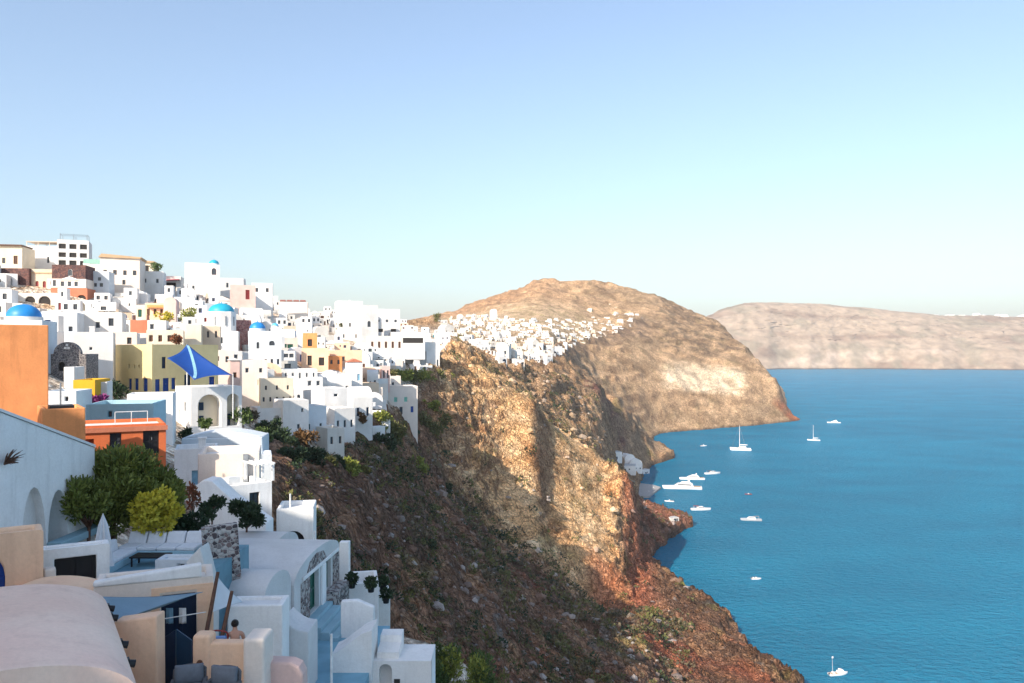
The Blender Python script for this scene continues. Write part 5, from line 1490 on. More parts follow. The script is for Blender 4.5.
def person_at(x, y, z, rot):
    t = thing('person', 'dark haired person with bare shoulders sitting behind the courtyard wall', 'person', (x, y, z), rot)
    J = {  # joint: position, radius (origin under the hips, y is forward)
        'hip': ((0, 0, .50), .15), 'waist': ((0, -.01, .68), .125), 'chest': ((0, .02, .88), .15), 'shoulders': ((0, .05, 1.00), .10), 'neck': ((0, .07, 1.10), .052), 'skull': ((0, .11, 1.22), .085), 'crown': ((0, .10, 1.30), .07), 'face': ((0, .18, 1.19), .055),
        'sl': ((-.19, .05, .99), .065), 'el': ((-.26, .12, .72), .048), 'wl': ((-.16, .36, .66), .034), 'hl': ((-.13, .45, .66), .035),
        'sr': ((.19, .05, .99), .065), 'er': ((.26, .12, .72), .048), 'wr': ((.16, .36, .66), .034), 'hr': ((.13, .45, .66), .035),
        'pl': ((-.1, .05, .50), .12), 'kl': ((-.13, .47, .50), .075), 'al': ((-.13, .50, .09), .05), 'tl': ((-.13, .66, .045), .04),
        'pr': ((.1, .05, .50), .12), 'kr': ((.13, .47, .50), .075), 'ar': ((.13, .50, .09), .05), 'tr': ((.13, .66, .045), .04)}
    E = [('hip', 'waist'), ('waist', 'chest'), ('chest', 'shoulders'), ('shoulders', 'neck'), ('neck', 'skull'), ('skull', 'crown'), ('skull', 'face'), ('shoulders', 'sl'), ('sl', 'el'), ('el', 'wl'), ('wl', 'hl'), ('shoulders', 'sr'), ('sr', 'er'), ('er', 'wr'), ('wr', 'hr'), ('hip', 'pl'), ('pl', 'kl'), ('kl', 'al'), ('al', 'tl'), ('hip', 'pr'), ('pr', 'kr'), ('kr', 'ar'), ('ar', 'tr')]
    names = list(J)
    verts = [J[k][0] for k in names]
    rad = [J[k][1] for k in names]
    edges = [(names.index(a), names.index(b)) for a, b in E]
    for s, hn in ((-1, 'hl'), (1, 'hr')):
        hx, hy, hz = J[hn][0]
        for k in range(4):
            p = len(verts)
            verts += [(hx + s * (.022 - .015 * k), hy + .05, hz - .005), (hx + s * (.022 - .015 * k), hy + .085 + .01 * (k in (1, 2)), hz - .03)]
            rad += [.010, .008]
            edges += [(names.index(hn), p), (p, p + 1)]
        p = len(verts)
        verts += [(hx - s * .045, hy + .02, hz), (hx - s * .05, hy + .055, hz - .015)]
        rad += [.011, .009]
        edges += [(names.index(hn), p), (p, p + 1)]
    me = bpy.data.meshes.new('body')
    me.from_pydata(verts, edges, [])
    o = bpy.data.objects.new('body', me)
    C.objects.link(o)
    o.parent = t
    md = o.modifiers.new('skin', 'SKIN')
    sv = me.skin_vertices[0].data if me.skin_vertices else None
    if sv is None:
        bm = bmesh.new()
        bm.from_mesh(me)
        bm.verts.layers.skin.verify()
        bm.to_mesh(me)
        bm.free()
        sv = me.skin_vertices[0].data
    for i, r in enumerate(rad):
        sv[i].radius = (r, r)
        sv[i].use_root = i == 0
    sb = o.modifiers.new('sub', 'SUBSURF')
    sb.levels = sb.render_levels = 2
    me.materials.append(SKIN)
    hb = MB()
    hb.lathe([(.105 * math.sin(a), .105 * 1.15 * math.cos(a)) for a in np.linspace(0, PI * .62, 9)], 16, M=Matrix.Translation((0, .085, 1.27)) @ Matrix.Rotation(R(24), 4, 'X'))
    hb.lathe([(.055 * math.sin(a), .055 * math.cos(a)) for a in np.linspace(0, PI, 9)], 12, M=Matrix.Translation((0, -.02, 1.36)))
    hb.build('hair', HAIR, t, smooth=True)
    sw = MB()
    sw.lathe([(.165, .44), (.172, .52), (.15, .60)], 18)
    sw.build('shorts', JOIN['navy'], t, smooth=True)
    return t


zf = 99.85
zs = Z(619, 22.2) - 1.42
person_at(X(235, 22.2), 22.2, zs, R(20))
c = thing('sun_chair', 'dark red framed chair with a blue cushion behind the courtyard wall', 'chair', (X(219, 22.3), 22.3, zs), R(8))
part(c, 'seat', JOIN['pale blue'], lambda m: m.box(-.3, .3, -.25, .3, .36, .44), bevel=.03)
part(c, 'back_cushion', flat('cushion_cornflower', (.16, .30, .62), .9, .06, 6), lambda m: m.box(-.27, .27, -.34, -.26, .45, 1.02), bevel=.04)
part(c, 'frame', JOIN['red'], lambda m: [m.tube((-.3, -.3, .002), (-.3, -.3, 1.05), .025), m.tube((.3, -.3, .002), (.3, -.3, 1.05), .025)] + [m.tube((-.3 * math.cos(PI * k / 8), -.3, 1.05 + .12 * math.sin(PI * k / 8)), (-.3 * math.cos(PI * (k + 1) / 8), -.3, 1.05 + .12 * math.sin(PI * (k + 1) / 8)), .025) for k in range(8)])
for sx in (-.28, .28):
    part(c, 'leg', JOIN['red'], lambda m: m.tube((sx, .28, .002), (sx, .28, .36), .025))
b = thing('stool', 'plain wooden stool under the seated person', 'stool', (X(235, 22.2), 22.2, zs), R(20))
part(b, 'seat', JOIN['brown'], lambda m: m.box(-.2, .2, -.18, .2, .34, .375))
for sx in (-.16, .16):
    for sy in (-.14, .16):
        part(b, 'leg', JOIN['brown'], lambda m: m.tube((sx, sy, .002), (sx, sy, .34), .02))
o = MB().box(X(193, 22), X(262, 22), 21.5, 23.2, 97, zs).build('terrace', PAINT['peach'])
tag(o, 'small raised terrace floor behind the courtyard wall', 'terrace')

# tan retaining walls stepping down the hillside past the white houses
for pts, lab in (([(281, 74, .9), (291, 72, .9), (299, 70, .8)], 'upper tan stone retaining wall on the slope beside the white pergola house'), ([(289, 68, .8), (301, 66, .9), (312, 63, .9), (322, 60.5, .8), (334, 58, .8)], 'long tan stone retaining wall running down the slope past the dark round arch'), ([(330, 56, .7), (345, 54, .8), (357, 52.5, .7), (372, 51.5, .7)], 'lowest tan stone wall above the little white terraces')):
    mb = MB()
    for (a, ya, ha), (b_, yb, hb_) in zip(pts[:-1], pts[1:]):
        p, q = Vector((X(a, ya), ya, float(ground(a, ya)))), Vector((X(b_, yb), yb, float(ground(b_, yb))))
        nn_ = (q - p).cross(Vector((0, 0, 1))).normalized() * .28
        mb.add([p - nn_ + Vector((0, 0, -2)), q - nn_ + Vector((0, 0, -2)), q + nn_ + Vector((0, 0, -2)), p + nn_ + Vector((0, 0, -2)), p - nn_ + Vector((0, 0, ha)), q - nn_ + Vector((0, 0, hb_)), q + nn_ + Vector((0, 0, hb_)), p + nn_ + Vector((0, 0, ha))], [(0, 1, 5, 4), (1, 2, 6, 5), (2, 3, 7, 6), (3, 0, 4, 7), (4, 5, 6, 7)])
    tag(mb.build('stone_wall', PAINT['tan'], bevel=.08), lab, 'wall')
# ------------------------------------------------------------------ the rest of the village, house by house
# A house's label names its look and the house it stands by, so it is written once all are placed.
POLY = [(-40, 283), (60, 287), (140, 296), (200, 300), (255, 311), (300, 320), (345, 324), (400, 326), (478, 325), (474, 342), (446, 350), (440, 372), (402, 388), (384, 404), (372, 424), (350, 440), (322, 442), (290, 437), (256, 430), (244, 412), (236, 384), (196, 352), (150, 350), (112, 372), (80, 350), (50, 352), (-40, 345)]


def inside(x, y, poly):
    c = False
    for (ax, ay), (bx, by) in zip(poly, poly[1:] + poly[:1]):
        if (ay > y) != (by > y) and x < (bx - ax) * (y - ay) / (by - ay) + ax:
            c = not c
    return c


rg = random.Random(5)
KEY = [h[1] for h in HOUSES]
spots = []
for attempt in range(9000):
    if attempt < 46:       # the skyline row along the crest of the ridge
        px = -12 + attempt * 9.9 + rg.uniform(-2, 2)
        ys_ = np.linspace(190, 520, 200)
        k_ = int(np.argmin(HY + (H - ground(np.full(200, px), ys_)) / ys_ * F))
        Y = float(ys_[max(0, k_ - 4)])
        py = HY + (H - float(ground(px, Y))) / Y * F
    else:
        px, py = rg.uniform(-20, 476), rg.uniform(284, 442)
        if not inside(px, py, POLY):
            continue
        Y = hit(px, py)
    if not Y or Y < 100 or Y > 560:
        continue
    wm = rg.choice([3.4, 4, 4.5, 5, 5, 6, 7]) * rg.uniform(.85, 1.15)
    hm = rg.choice([2.6, 2.8, 3.0, 3.2, 4.4, 5.6]) * rg.uniform(.9, 1.1)
    wp, hp = wm * F / Y, hm * F / Y
    r = (px - wp / 2, py - hp, px + wp / 2, py)
    bad = False
    for k in KEY:
        kr = k['rect']
        ov = max(0, min(r[2], kr[2]) - max(r[0], kr[0])) * max(0, min(r[3], kr[3]) - max(r[1], kr[1]))
        if Y < k['Y'] + 6 and ov > .05 * (kr[2] - kr[0]) * (kr[3] - kr[1]):
            bad = True
        if Y >= k['Y'] and ov > .62 * wp * hp:
            bad = True
        if abs(Y - k['Y']) < 5 and ov > .1 * wp * hp:
            bad = True
        if bad:
            break
    if bad:
        continue
    for (qx, qy, qw, qh, qY) in spots:
        if abs(qx - px) < .34 * (qw + wp) and abs(qy - py) < .24 * (hp + qh):
            bad = True
            break
    if bad:
        continue
    spots.append((px, py, wp, hp, Y))
spots.sort(key=lambda s: -s[4])
print('SPOTS', len(spots))
spots = [q for q in spots if q[4] > 300][:45] + [q for q in spots if q[4] <= 300][-160:]
FILL = []
for px, py, wp, hp, Y in spots:
    paint = rg.choices(['white', 'bright white', 'off-white', 'blush', 'cream', 'pale grey', 'pale blue', 'beige', 'peach', 'pink'], [10, 7, 5, 4, 1.4, 1.6, 1.2, .8, .7, .35])[0]
    roof = rg.choices(['flat', 'vault', 'vaultx', 'gable'], [8, 1.3, 1.0, .25])[0]
    wcol = rg.choices(['grey', 'brown', 'blue', 'navy', 'white', 'green', 'teal', 'red'], [5, 3, 2, 1.5, 2, 1, 1, .5])[0]
    rows = 2 if hp * Y / F > 4.3 else 1
    t = house(px, py, wp, hp, paint, rg.uniform(5, 40), roof, rows=rows, cols=rg.choice([2, 3, 3, 4, 5]), wcol=wcol, kind=rg.choices(['window', 'shutter'], [4, 1])[0], chim=1 if rg.random() < .3 else 0, Y=Y, extras=True, roofc=rg.choice(['white', 'white', 'grey', 'tan']) if roof == 'flat' else 'white')
    FILL.append((t, HOUSES[-1][1]))
NUMW = {0: 'blank walls', 1: 'one opening', 2: 'two openings', 3: 'three openings', 4: 'four openings', 5: 'five openings', 6: 'six openings', 7: 'seven openings'}
LM = [(20, 320, 'large bright blue dome'), (214, 264, 'skyline bell tower'), (220, 308, 'broad turquoise dome'), (256, 330, 'blue dome chapel'), (200, 362, 'blue sail'), (67, 357, 'ruined church'), (68, 285, 'lava stone mansion'), (36, 280, 'beige five-door mansion'), (125, 275, 'yellow-brown tiled roof'), (350, 325, 'tallest skyline block'), (346, 362, 'apricot house'), (419, 356, 'cliff edge villa'), (402, 405, 'mint shuttered house'), (276, 390, 'five-window cream house'), (315, 358, 'peach two-door house'), (293, 306, 'skyline awnings'), (142, 325, 'terracotta roof'), (345, 420, 'navy doorway house')]
rows_ = {}
for t, d in FILL:
    lx, ly, ln = min(LM, key=lambda q: math.hypot(q[0] - d['px'], 1.3 * (q[1] - d['py'] + d['h'] * F / d['Y'] / 2)))
    dx, dy = d['px'] - lx, d['py'] - ly
    ang = math.degrees(math.atan2(-dy, dx)) % 360
    rel = ['seaward of', 'uphill-seaward of', 'right above', 'uphill-inland of', 'inland of', 'downhill-inland of', 'right below', 'downhill-seaward of'][int((ang + 22.5) // 45) % 8]
    rf = {'flat': 'flat-roofed', 'vault': 'vaulted', 'vaultx': 'long vaulted', 'gable': 'gabled'}[d['roof']]
    size = 'tall' if d['h'] > d['w'] * .95 else 'low' if d['h'] < d['w'] * .52 else 'cubic'
    tr = {'white': 'white-framed', 'grey': 'grey-framed'}.get(d['wcol'], d['wcol'])
    op = NUMW.get(d['nwin'], 'many openings') if d['nwin'] == 0 else NUMW.get(d['nwin'], 'many openings').replace('opening', tr + ' opening')
    lab = f"{size} {d['paint']} {rf} house, {op}, {rel} {ln}"
    rows_.setdefault(lab, []).append((math.hypot(dx, dy), t))
ORD = ['', 'second ', 'third ', 'fourth ', 'fifth ']
for lab, v in rows_.items():
    for i, (_, t) in enumerate(sorted(v, key=lambda q: q[0])):
        q_ = lab if i == 0 else lab.replace(', ', f', {ORD[min(i, 4)]}out, ', 1)
        t['label'] = q_ if len(q_.replace('-', ' ').split()) <= 16 else q_.replace('long vaulted', 'vaulted').replace('bright white', 'white').replace(' openings', '')
        t['group'] = 'whitewashed houses stacked down the village slope'

# ------------------------------------------------------------------ the far town across the ravine: small plain cubes
FT = []


def tiny(px, py, Y, wm, hm, paint, rg):
    mb = MB()
    d = wm * rg.uniform(.8, 1.2)
    mb.box(-wm / 2, wm / 2, 0, d, -3, hm)
    mb.box(-wm / 2 + .25, wm / 2 - .25, .25, d - .25, hm + .002, hm + .003, 2)
    two = rg.random() < .35
    if two:
        mb.box(-wm * .1, wm * .5 - .05, d * .35, d - .05, hm + .004, hm + 2.6)
    if rg.random() < .15:
        n = 10
        mb.prism([(-wm / 2 * math.cos(PI * k / n), hm + .004 + wm * .4 * math.sin(PI * k / n)) for k in range(n + 1)], .05, d - .05, 'y')
    for k in range(rg.choice([2, 3, 3, 4])):
        x = wm * (rg.random() - .5) * .7
        z = rg.choice([0.05, 1.0, 1.2])
        mb.box(x - .45, x + .45, -.06, .1, z, z + (2.0 if z < .5 else 1.1), 1)
    o = mb.build('house', [PAINT[paint], rg.choice([JOIN['grey'], JOIN['brown'], JOIN['navy'], GLASS]), ROOFP['grey']], None)
    o.location = P(px, py, Y)
    o.rotation_euler = (0, 0, R(rg.uniform(-15, 40)))
    return o


rg = random.Random(21)
TOWN = [(441, 322), (470, 316), (505, 318), (545, 323), (590, 319), (640, 312), (643, 322), (628, 332), (600, 338), (566, 350), (553, 362), (520, 366), (503, 364), (492, 356), (470, 345), (450, 336)]
cnt = 0
tries = 0
placed = []
TOWNQ = []
while cnt < 250 and tries < 20000:
    tries += 1
    px, py = rg.uniform(438, 645), rg.uniform(310, 374)
    if not inside(px, py, TOWN):
        continue
    sf = surf(px, py, 430)
    if not sf or sf[0] > 1500:
        continue
    Y = sf[0]
    wm, hm = rg.uniform(4.5, 9), rg.uniform(2.4, 4.2)
    wp = wm * F / Y
    if any(abs(a - px) < .45 * (wp + b) and abs(c - py) < 1.5 for a, c, b in placed):
        continue
    placed.append((px, py, wp))
    TOWNQ.append((px, py, Y, wm, hm, rg.choices(['white', 'off-white', 'cream', 'blush', 'beige', 'pale grey'], [3, 5, 1.2, 2, .6, 2.5])[0]))
    cnt += 1
TOWNQ.sort(key=lambda q: -q[3] * q[4] / q[2] ** 2)
for q in TOWNQ[:36]:
    o = tiny(*q, rg)
    zone = 'along the top edge of the far hillside town' if q[1] < 325 else 'in the thick of the far hillside town' if q[1] < 342 else 'at the lower cliff edge of the far hillside town'
    tag(o, 'white cube house ' + zone, 'house', 'white houses ' + zone)


def join(objs, name):
    v, fc, mi, ms = [], [], [], []
    for o in objs:
        mw = Matrix.LocRotScale(o.location, o.rotation_euler, None)
        b0 = len(v)
        v += [tuple(mw @ q.co) for q in o.data.vertices]
        for m in o.data.materials:
            if m not in ms:
                ms.append(m)
        for p in o.data.polygons:
            fc.append(tuple(i + b0 for i in p.vertices))
            mi.append(ms.index(o.data.materials[p.material_index]))
        bpy.data.objects.remove(o)
    me = bpy.data.meshes.new(name)
    me.from_pydata(v, [], fc)
    for m in ms:
        me.materials.append(m)
    me.polygons.foreach_set('material_index', mi)
    r = bpy.data.objects.new(name, me)
    C.objects.link(r)
    r['kind'] = 'stuff'
    return r


join([tiny(*q, rg) for q in TOWNQ[36:]], 'distant_town')
o = tiny(494, 322, hit(494, 321, 420) or 900, 9, 15, 'bright white', rg)
tag(o, 'white church with a raised tower standing up from the far hillside town', 'church')
o = tiny(553, 352, hit(553, 352, 420) or 700, 22, 6, 'bright white', rg)
tag(o, 'longest white building at the lower end of the far hillside town', 'house')
# scattered houses high on the brown hill
for px, py in ((596, 303), (602, 309), (612, 306), (588, 312), (606, 298), (627, 304), (592, 307), (616, 311)):
    Y = hit(px, py, 900)
    if Y:
        o = tiny(px, py, Y, rg.uniform(8, 14), rg.uniform(3, 5), 'cream', rg)
        tag(o, 'tiny pale house scattered high on the brown hill above the far town', 'house', 'pale houses scattered on the brown hill')
# ------------------------------------------------------------------ plants
def leaf_mat(name, a, b2, rough=.6):
    m, nt, b = new_mat(name)
    at = nt.nodes.new('ShaderNodeVertexColor')
    at.layer_name = 'col'
    sp = node(nt, 'ShaderNodeSeparateColor')
    nt.links.new(at.outputs[0], sp.inputs[0])
    nt.links.new(mixrgb(nt, sp.outputs[0], a, b2), b.inputs['Base Color'])
    b.inputs['Roughness'].default_value = rough
    b.inputs['Specular IOR Level'].default_value = .25
    return m


LEAF = {
    'dark': leaf_mat('leaf_dark_green', (.045, .072, .018), (.25, .27, .055)),
    'yellow': leaf_mat('leaf_yellow_green', (.30, .28, .03), (.70, .58, .06)),
    'green': leaf_mat('leaf_fresh_green', (.025, .055, .018), (.13, .18, .05)),
    'olive': leaf_mat('leaf_olive', (.055, .065, .022), (.20, .19, .06)),
    'shrub': leaf_mat('leaf_shrub_green', (.014, .030, .016), (.05, .08, .035)),
    'rust': leaf_mat('leaf_rust', (.06, .04, .015), (.20, .10, .035)),
    'lime': leaf_mat('leaf_lime', (.10, .13, .02), (.32, .33, .07)),
    'purple': leaf_mat('leaf_bougainvillea', (.10, .02, .10), (.30, .05, .20)),
    'red': leaf_mat('leaf_red_flower', (.07, .08, .03), (.42, .10, .05)),
    'dry': leaf_mat('leaf_dry_scrub', (.05, .042, .028), (.22, .17, .10)),
    'deadstem': leaf_mat('dead_stems', (.03, .02, .02), (.08, .05, .045)),
}


def leaves(cent, rad, n, size, rng, aspect=2.2, up=.4, shell=.55):
    """n leaf quads spread through ellipsoids (cent (k,3), rad (k,3)); returns verts, quads, tint."""
    cent, rad = np.atleast_2d(np.asarray(cent, float)), np.atleast_2d(np.asarray(rad, float))
    vol = np.prod(rad, 1) ** .75
    k = rng.choice(len(cent), n, p=vol / vol.sum())
    d = rng.normal(size=(n, 3))
    d /= np.linalg.norm(d, axis=1)[:, None]
    r = rng.random(n) ** (1 / 3) * (1 - shell) + shell * rng.random(n) ** .25
    r = np.where(rng.random(n) < .08, r * 1.15, r)
    p = cent[k] + d * rad[k] * r[:, None]
    ax = d * .8 + rng.normal(size=(n, 3)) * .55 + np.array([0, 0, up])
    ax /= np.linalg.norm(ax, axis=1)[:, None]
    sd_ = np.cross(ax, rng.normal(size=(n, 3)))
    sd_ /= np.linalg.norm(sd_, axis=1)[:, None] + 1e-9
    s = size * rng.uniform(.6, 1.4, n)[:, None]
    a, b = ax * s, sd_ * s / aspect
    v = np.stack([p - b * .6, p + b * .6, p + a + b * .4, p + a - b * .4], 1).reshape(-1, 3)
    q = np.arange(n * 4).reshape(n, 4)
    tint = np.clip(.25 + .5 * rng.random(n) + .25 * noise3(p[:, 0] * 1.1, p[:, 1] * 1.1, p[:, 2] * 1.1), 0, 1)
    return v, q, np.repeat(tint, 4)


def foliage(name, parent, mat, cent, rad, n, size, seed, **kw):
    rng = np.random.default_rng(seed)
    v, q, t = leaves(cent, rad, n, size, rng, **kw)
    o = np_mesh(name, v, q, LEAF[mat], False)
    vert_color(o, np.stack([t, t, t], 1))
    if parent is not None:
        o.parent = parent
    return o


def clumps(rx, ry, rz, k, seed, z0=0.0, spread=.78):
    rng = np.random.default_rng(seed)
    c = rng.normal(size=(k, 3))
    c /= np.linalg.norm(c, axis=1)[:, None]
    c *= rng.random(k)[:, None] ** .4 * spread
    c = c * [rx, ry, rz] + [0, 0, z0]
    r = (rng.uniform(.22, .46, k) * (14 / max(k, 14)) ** .25)[:, None] * np.array([rx, ry, rz])
    return c, r


def tree(px, py_base, Y, name, label, cat, mat, rx, rz, zc, n, size, seed, k=14, stem=.12, group=None, z=None, col='brown', **kw):
    zb = z if z is not None else Z(py_base, Y)
    t = thing(name, label, cat, (X(px, Y), Y, zb), 0, group)
    mb = MB()
    c, r = clumps(rx, rx, rz, k, seed, zc)
    mb.tube((0, 0, -.6), (.05, 0, zc * .55), stem, stem * .7, 8)
    for q in c[: min(k, 9)]:
        mb.tube((.05, 0, zc * .5), tuple(q), stem * .5, stem * .12, 6)
    mb.build('trunk' if name.endswith('tree') else 'stems', JOIN['brown'], t, smooth=True)
    foliage('crown' if name.endswith('tree') else 'leaves', t, mat, c, r, n, size, seed, **kw)
    return t


tree(112, 545, 38.0, 'juniper_tree', 'big dark green juniper-like tree with ragged tufts beside the white arched wall', 'tree', 'dark', 2.85, 2.2, 3.1, 17000, .2, 3, 60, .2, z=100.2, aspect=3.2, up=.8)
tree(88, 520, 35.2, 'juniper_tree', 'smaller dark tree clump leaning out over the second arch', 'tree', 'dark', 1.15, 1.2, 2.7, 3200, .2, 5, 18, .1, z=100.8, aspect=3.2, up=.7)
tree(160, 540, 39.6, 'juniper_tree', 'dark seaward tree mass behind the yellow-green shrub', 'tree', 'dark', 1.25, 1.6, 2.8, 4600, .2, 6, 22, .12, z=99.8, aspect=3.2, up=.8)
tree(155, 530, 36.75, 'flowering_shrub', 'bright yellow-green flowering shrub in front of the big dark tree', 'shrub', 'yellow', 1.25, 1.2, 1.35, 2800, .15, 8, 34, .05, z=101.2, aspect=1.5)
tree(192, 505, 44, 'flowering_plant', 'thin straggling plant with red-orange flowers at the edge of the dark tree', 'plant', 'red', .45, .8, 2.0, 300, .16, 9, 8, .04, z=100.0)
tree(190, 530, 39.5, 'shrub', 'low dark shrub filling the gap under the flowering plant', 'shrub', 'shrub', 1.3, .9, .9, 2200, .17, 10, 10, .05, z=100.6)
tree(212, 520, 44, 'shrub', 'sprawling green shrub on top of the rubble stone wall', 'shrub', 'shrub', .7, .5, .5, 800, .15, 12, 8, .05, z=101.0)
tree(246, 560, 47, 'shrub', 'round dark green shrub between the slanting stair wall and the vaults', 'shrub', 'shrub', 1.0, 1.0, 1.3, 2800, .17, 13, 12, .08, z=98.9)
t = thing('wall_plant', 'dead dark agave-like plant sprouting from the big white wall at the picture edge', 'plant', (-19.1, 30.05, 105.6))
rngp = random.Random(4)
mb = MB()
for k in range(46):
    a, b_ = rngp.uniform(-.9, .9), rngp.uniform(.1, .85)
    p0 = Vector((.03, 0, .1))
    p1 = Vector((.15 + .3 * rngp.random(), b_ * math.sin(a) * .9 + .25, b_ * math.cos(a) * .8))
    mb.tube(p0, p0.lerp(p1, .6) + Vector((0, 0, .05)), .03, .022, 5)
    mb.tube(p0.lerp(p1, .6) + Vector((0, 0, .05)), p1, .022, .006, 5)
mb.build('stems', JOIN['brown'], t)
rngg = random.Random(9)
# fresh green bushes by the stepped white house
for i, (px, Y, zt, rx, mt) in enumerate([(425, 44.5, 92.6, 1.3, 'green'), (444, 46, 93.2, 1.5, 'green'), (462, 46.5, 92.9, 1.5, 'lime'), (478, 47, 92.2, 1.6, 'green'), (408, 45.5, 92.7, 1.0, 'shrub'), (492, 48, 91.2, 1.4, 'olive'), (398, 47, 92.4, .9, 'shrub')]):
    zb = float(ground(px, Y)) - .4
    ht = max(1.0, zt - zb)
    tree(px, 0, Y, 'bush', ['tallest fresh green bush beside the stepped white house', 'feathery fresh green bush second from the stepped white house', 'lime tinted bush among the fresh green bushes', 'broad green bush at the outer end of the fresh green bushes', 'dark bush tucked behind the stepped white house', 'olive bush lowest on the slope below the fresh green bushes', 'small dark bush above the stepped white house'][i], 'bush', mt, rx, ht * .5, ht * .55, 2600, .17, 30 + i, 12, .05, z=zb, group='bushes beside the stepped white house', up=.9, aspect=3)
# dark thicket at the foot of the village
TH = [(272, 124, 1.8, 'shrub'), (286, 120, 2.2, 'shrub'), (300, 124, 2.3, 'rust'), (312, 121, 2.0, 'shrub'), (325, 127, 1.6, 'olive'), (293, 112, 1.9, 'shrub'), (334, 131, 1.5, 'shrub'), (346, 134, 1.9, 'lime'), (357, 142, 1.7, 'olive'), (262, 116, 1.4, 'green')]
LBL = ['dark bush at the inland end of the thicket below the village', 'broad dark bush in the thicket under the two arched porches', 'rust tinged bush crowning the thicket below the village', 'dark bush right after the rust tinged one', 'olive bush before the lowest old white house', 'dark bush lowest in the thicket below the village', 'dark bush against the lowest old white house', 'pale lime bush on the slope under the navy doorway house', 'olive bush below the white vaulted house', 'green bush closest to the bluish curved terrace wall']
for i, (px, Y, r, mt) in enumerate(TH):
    tree(px, 0, Y, 'bush', LBL[i], 'bush', mt, r * 1.3, r * .95, r * .8, 1500, .42, 50 + i, 12, .1, z=float(ground(px, Y)) - .4, group='thicket at the foot of the village')
# sunlit hedge and olives at the cliff edge
HG = [(px, hit(px, 381), r) for px, r in ((388, 1.8), (396, 2.0), (404, 2.1), (412, 1.9), (420, 2.2), (428, 2.0), (437, 2.3), (445, 1.9))]
for i, (px, Y, r) in enumerate(HG):
    tree(px, 0, Y, 'hedge_bush', 'sunlit yellow-green bush in the hedge under the cliff edge villa', 'bush', 'lime' if i % 3 else 'olive', r * 1.9, r * 1.35, r * 1.1, 1100, .6, 70 + i, 14, .1, z=float(ground(px, Y)) - .5, group='hedge under the cliff edge villa')
OL = [(422, hit(422, 428), 3.2, 'olive'), (432, hit(432, 440), 3.4, 'olive'), (440, hit(440, 425), 3.0, 'olive'), (429, hit(429, 412), 2.8, 'lime'), (415, 220, 2.6, 'lime'), (378, 188, 2.8, 'lime'), (390, 196, 2.6, 'olive'), (384, 178, 2.0, 'shrub'), (444, 268, 2.2, 'shrub'), (452, 282, 2.0, 'olive')]
LBL = ['large olive bush on the sunlit cliff corner below the mint shuttered house', 'largest olive bush overhanging the dark crag', 'olive bush at the top of the dark crag', 'lime green bush between the olives on the cliff corner', 'lime bush right below the mint shuttered house', 'bright lime bush seaward of the white vaulted house', 'olive bush beside the bright lime bush', 'dark bush in the shade under the bright lime bush', 'dark bush in the cleft at the edge of the ochre spur', 'olive bush at the edge of the ochre spur']
for i, (px, Y, r, mt) in enumerate(OL):
    tree(px, 0, Y, 'bush', LBL[i], 'bush', mt, r * 1.5, r * 1.2, r * .9, 1400, .6, 90 + i, 16, .12, z=float(ground(px, Y)) - .6)
for i, (px, py, Y, r, mt, nm, lb) in enumerate([(403, 434, hit(403, 434), 2.3, 'olive', 'bush', 'olive bush under the inland corner of the mint shuttered house'), (413, 443, hit(413, 443), 2.6, 'shrub', 'bush', 'dark bush under the seaward corner of the mint shuttered house'), (165, 320, 178, 1.7, 'yellow', 'bush', 'yellow bush below the peach balcony house'), (187, 321, 180, 2.0, 'lime', 'bush', 'lime bush inland of the broad turquoise dome'), (157, 272, 244, 1.9, 'green', 'bush', 'green bush on the skyline next to the red awning terrace'), (99, 402, 74.5, 0.75, 'purple', 'bougainvillea', 'purple bougainvillea spilling over the white wall by the mustard house'), (116, 398, 92, 1.3, 'shrub', 'bush', 'dark plant against the foot of the yellow house'), (243, 424, 104, 1.4, 'green', 'bush', 'green climber beside the two tall arches'), (250, 420, 108, 1.0, 'dry', 'bush', 'dry greyish bush beyond the two tall arches'), (437, 322, 420, 2.6, 'olive', 'bush', 'dark palm-like bush on the saddle by the brown wall'), (187, 436, 88, .8, 'shrub', 'bush', 'dark plant on the porch below the two tall arches'), (362, 420, 170, 1.2, 'rust', 'bush', 'rust red plant between the low white houses'), (352, 394, 206, 1.5, 'olive', 'bush', 'olive bush at the foot of the pointed gable house'), (334, 412, 160, 1.2, 'purple', 'bougainvillea', 'purple-brown climber on the shaded white cube'), (205, 424, 97.2, .7, 'green', 'bush', 'potted green plants at the foot of the tall arches'), (340, 330, 330, 2.0, 'olive', 'bush', 'bush in front of the tallest skyline block'), (176, 342, 138, 1.0, 'red', 'bush', 'dark red flowers on the roof terrace behind the yellow house')]):
    tree(px, py, Y, nm, lb, 'bush' if nm == 'bush' else 'climber', mt, r * 1.2, r, r * .8, 500, .18 + r * .12, 120 + i, 8, .06, z=max(Z(py, Y), float(ground(px, Y))) - .3)
# pots on the little white terraces above the cliff
for i, (px, py, Y) in enumerate([(352, 588, 44.5), (371, 592, 44.2), (383, 590, 47.2), (386, 603, 46.8), (303, 636, 36.5)]):
    t = thing('potted_plant', ['dark potted plant at the inland end of the little white terrace', 'potted plant at the seaward corner of the little white terrace', 'potted plant on top of the bright white pillar-like terrace end', 'lower potted plant by the bright white pillar-like terrace end', 'dark pot on the pale blue courtyard floor'][i], 'plant', (X(px, Y), Y, Z(py, Y)))
    part(t, 'pot', JOIN['black'], lambda m: m.lathe([(0, .002), (.16, .002), (.22, .34), (.18, .34), (.17, .28), (0, .28)], 14), smooth=40)
    foliage('leaves', t, 'shrub', [(0, 0, .52)], [(.3, .3, .28)], 260, .16, 160 + i)

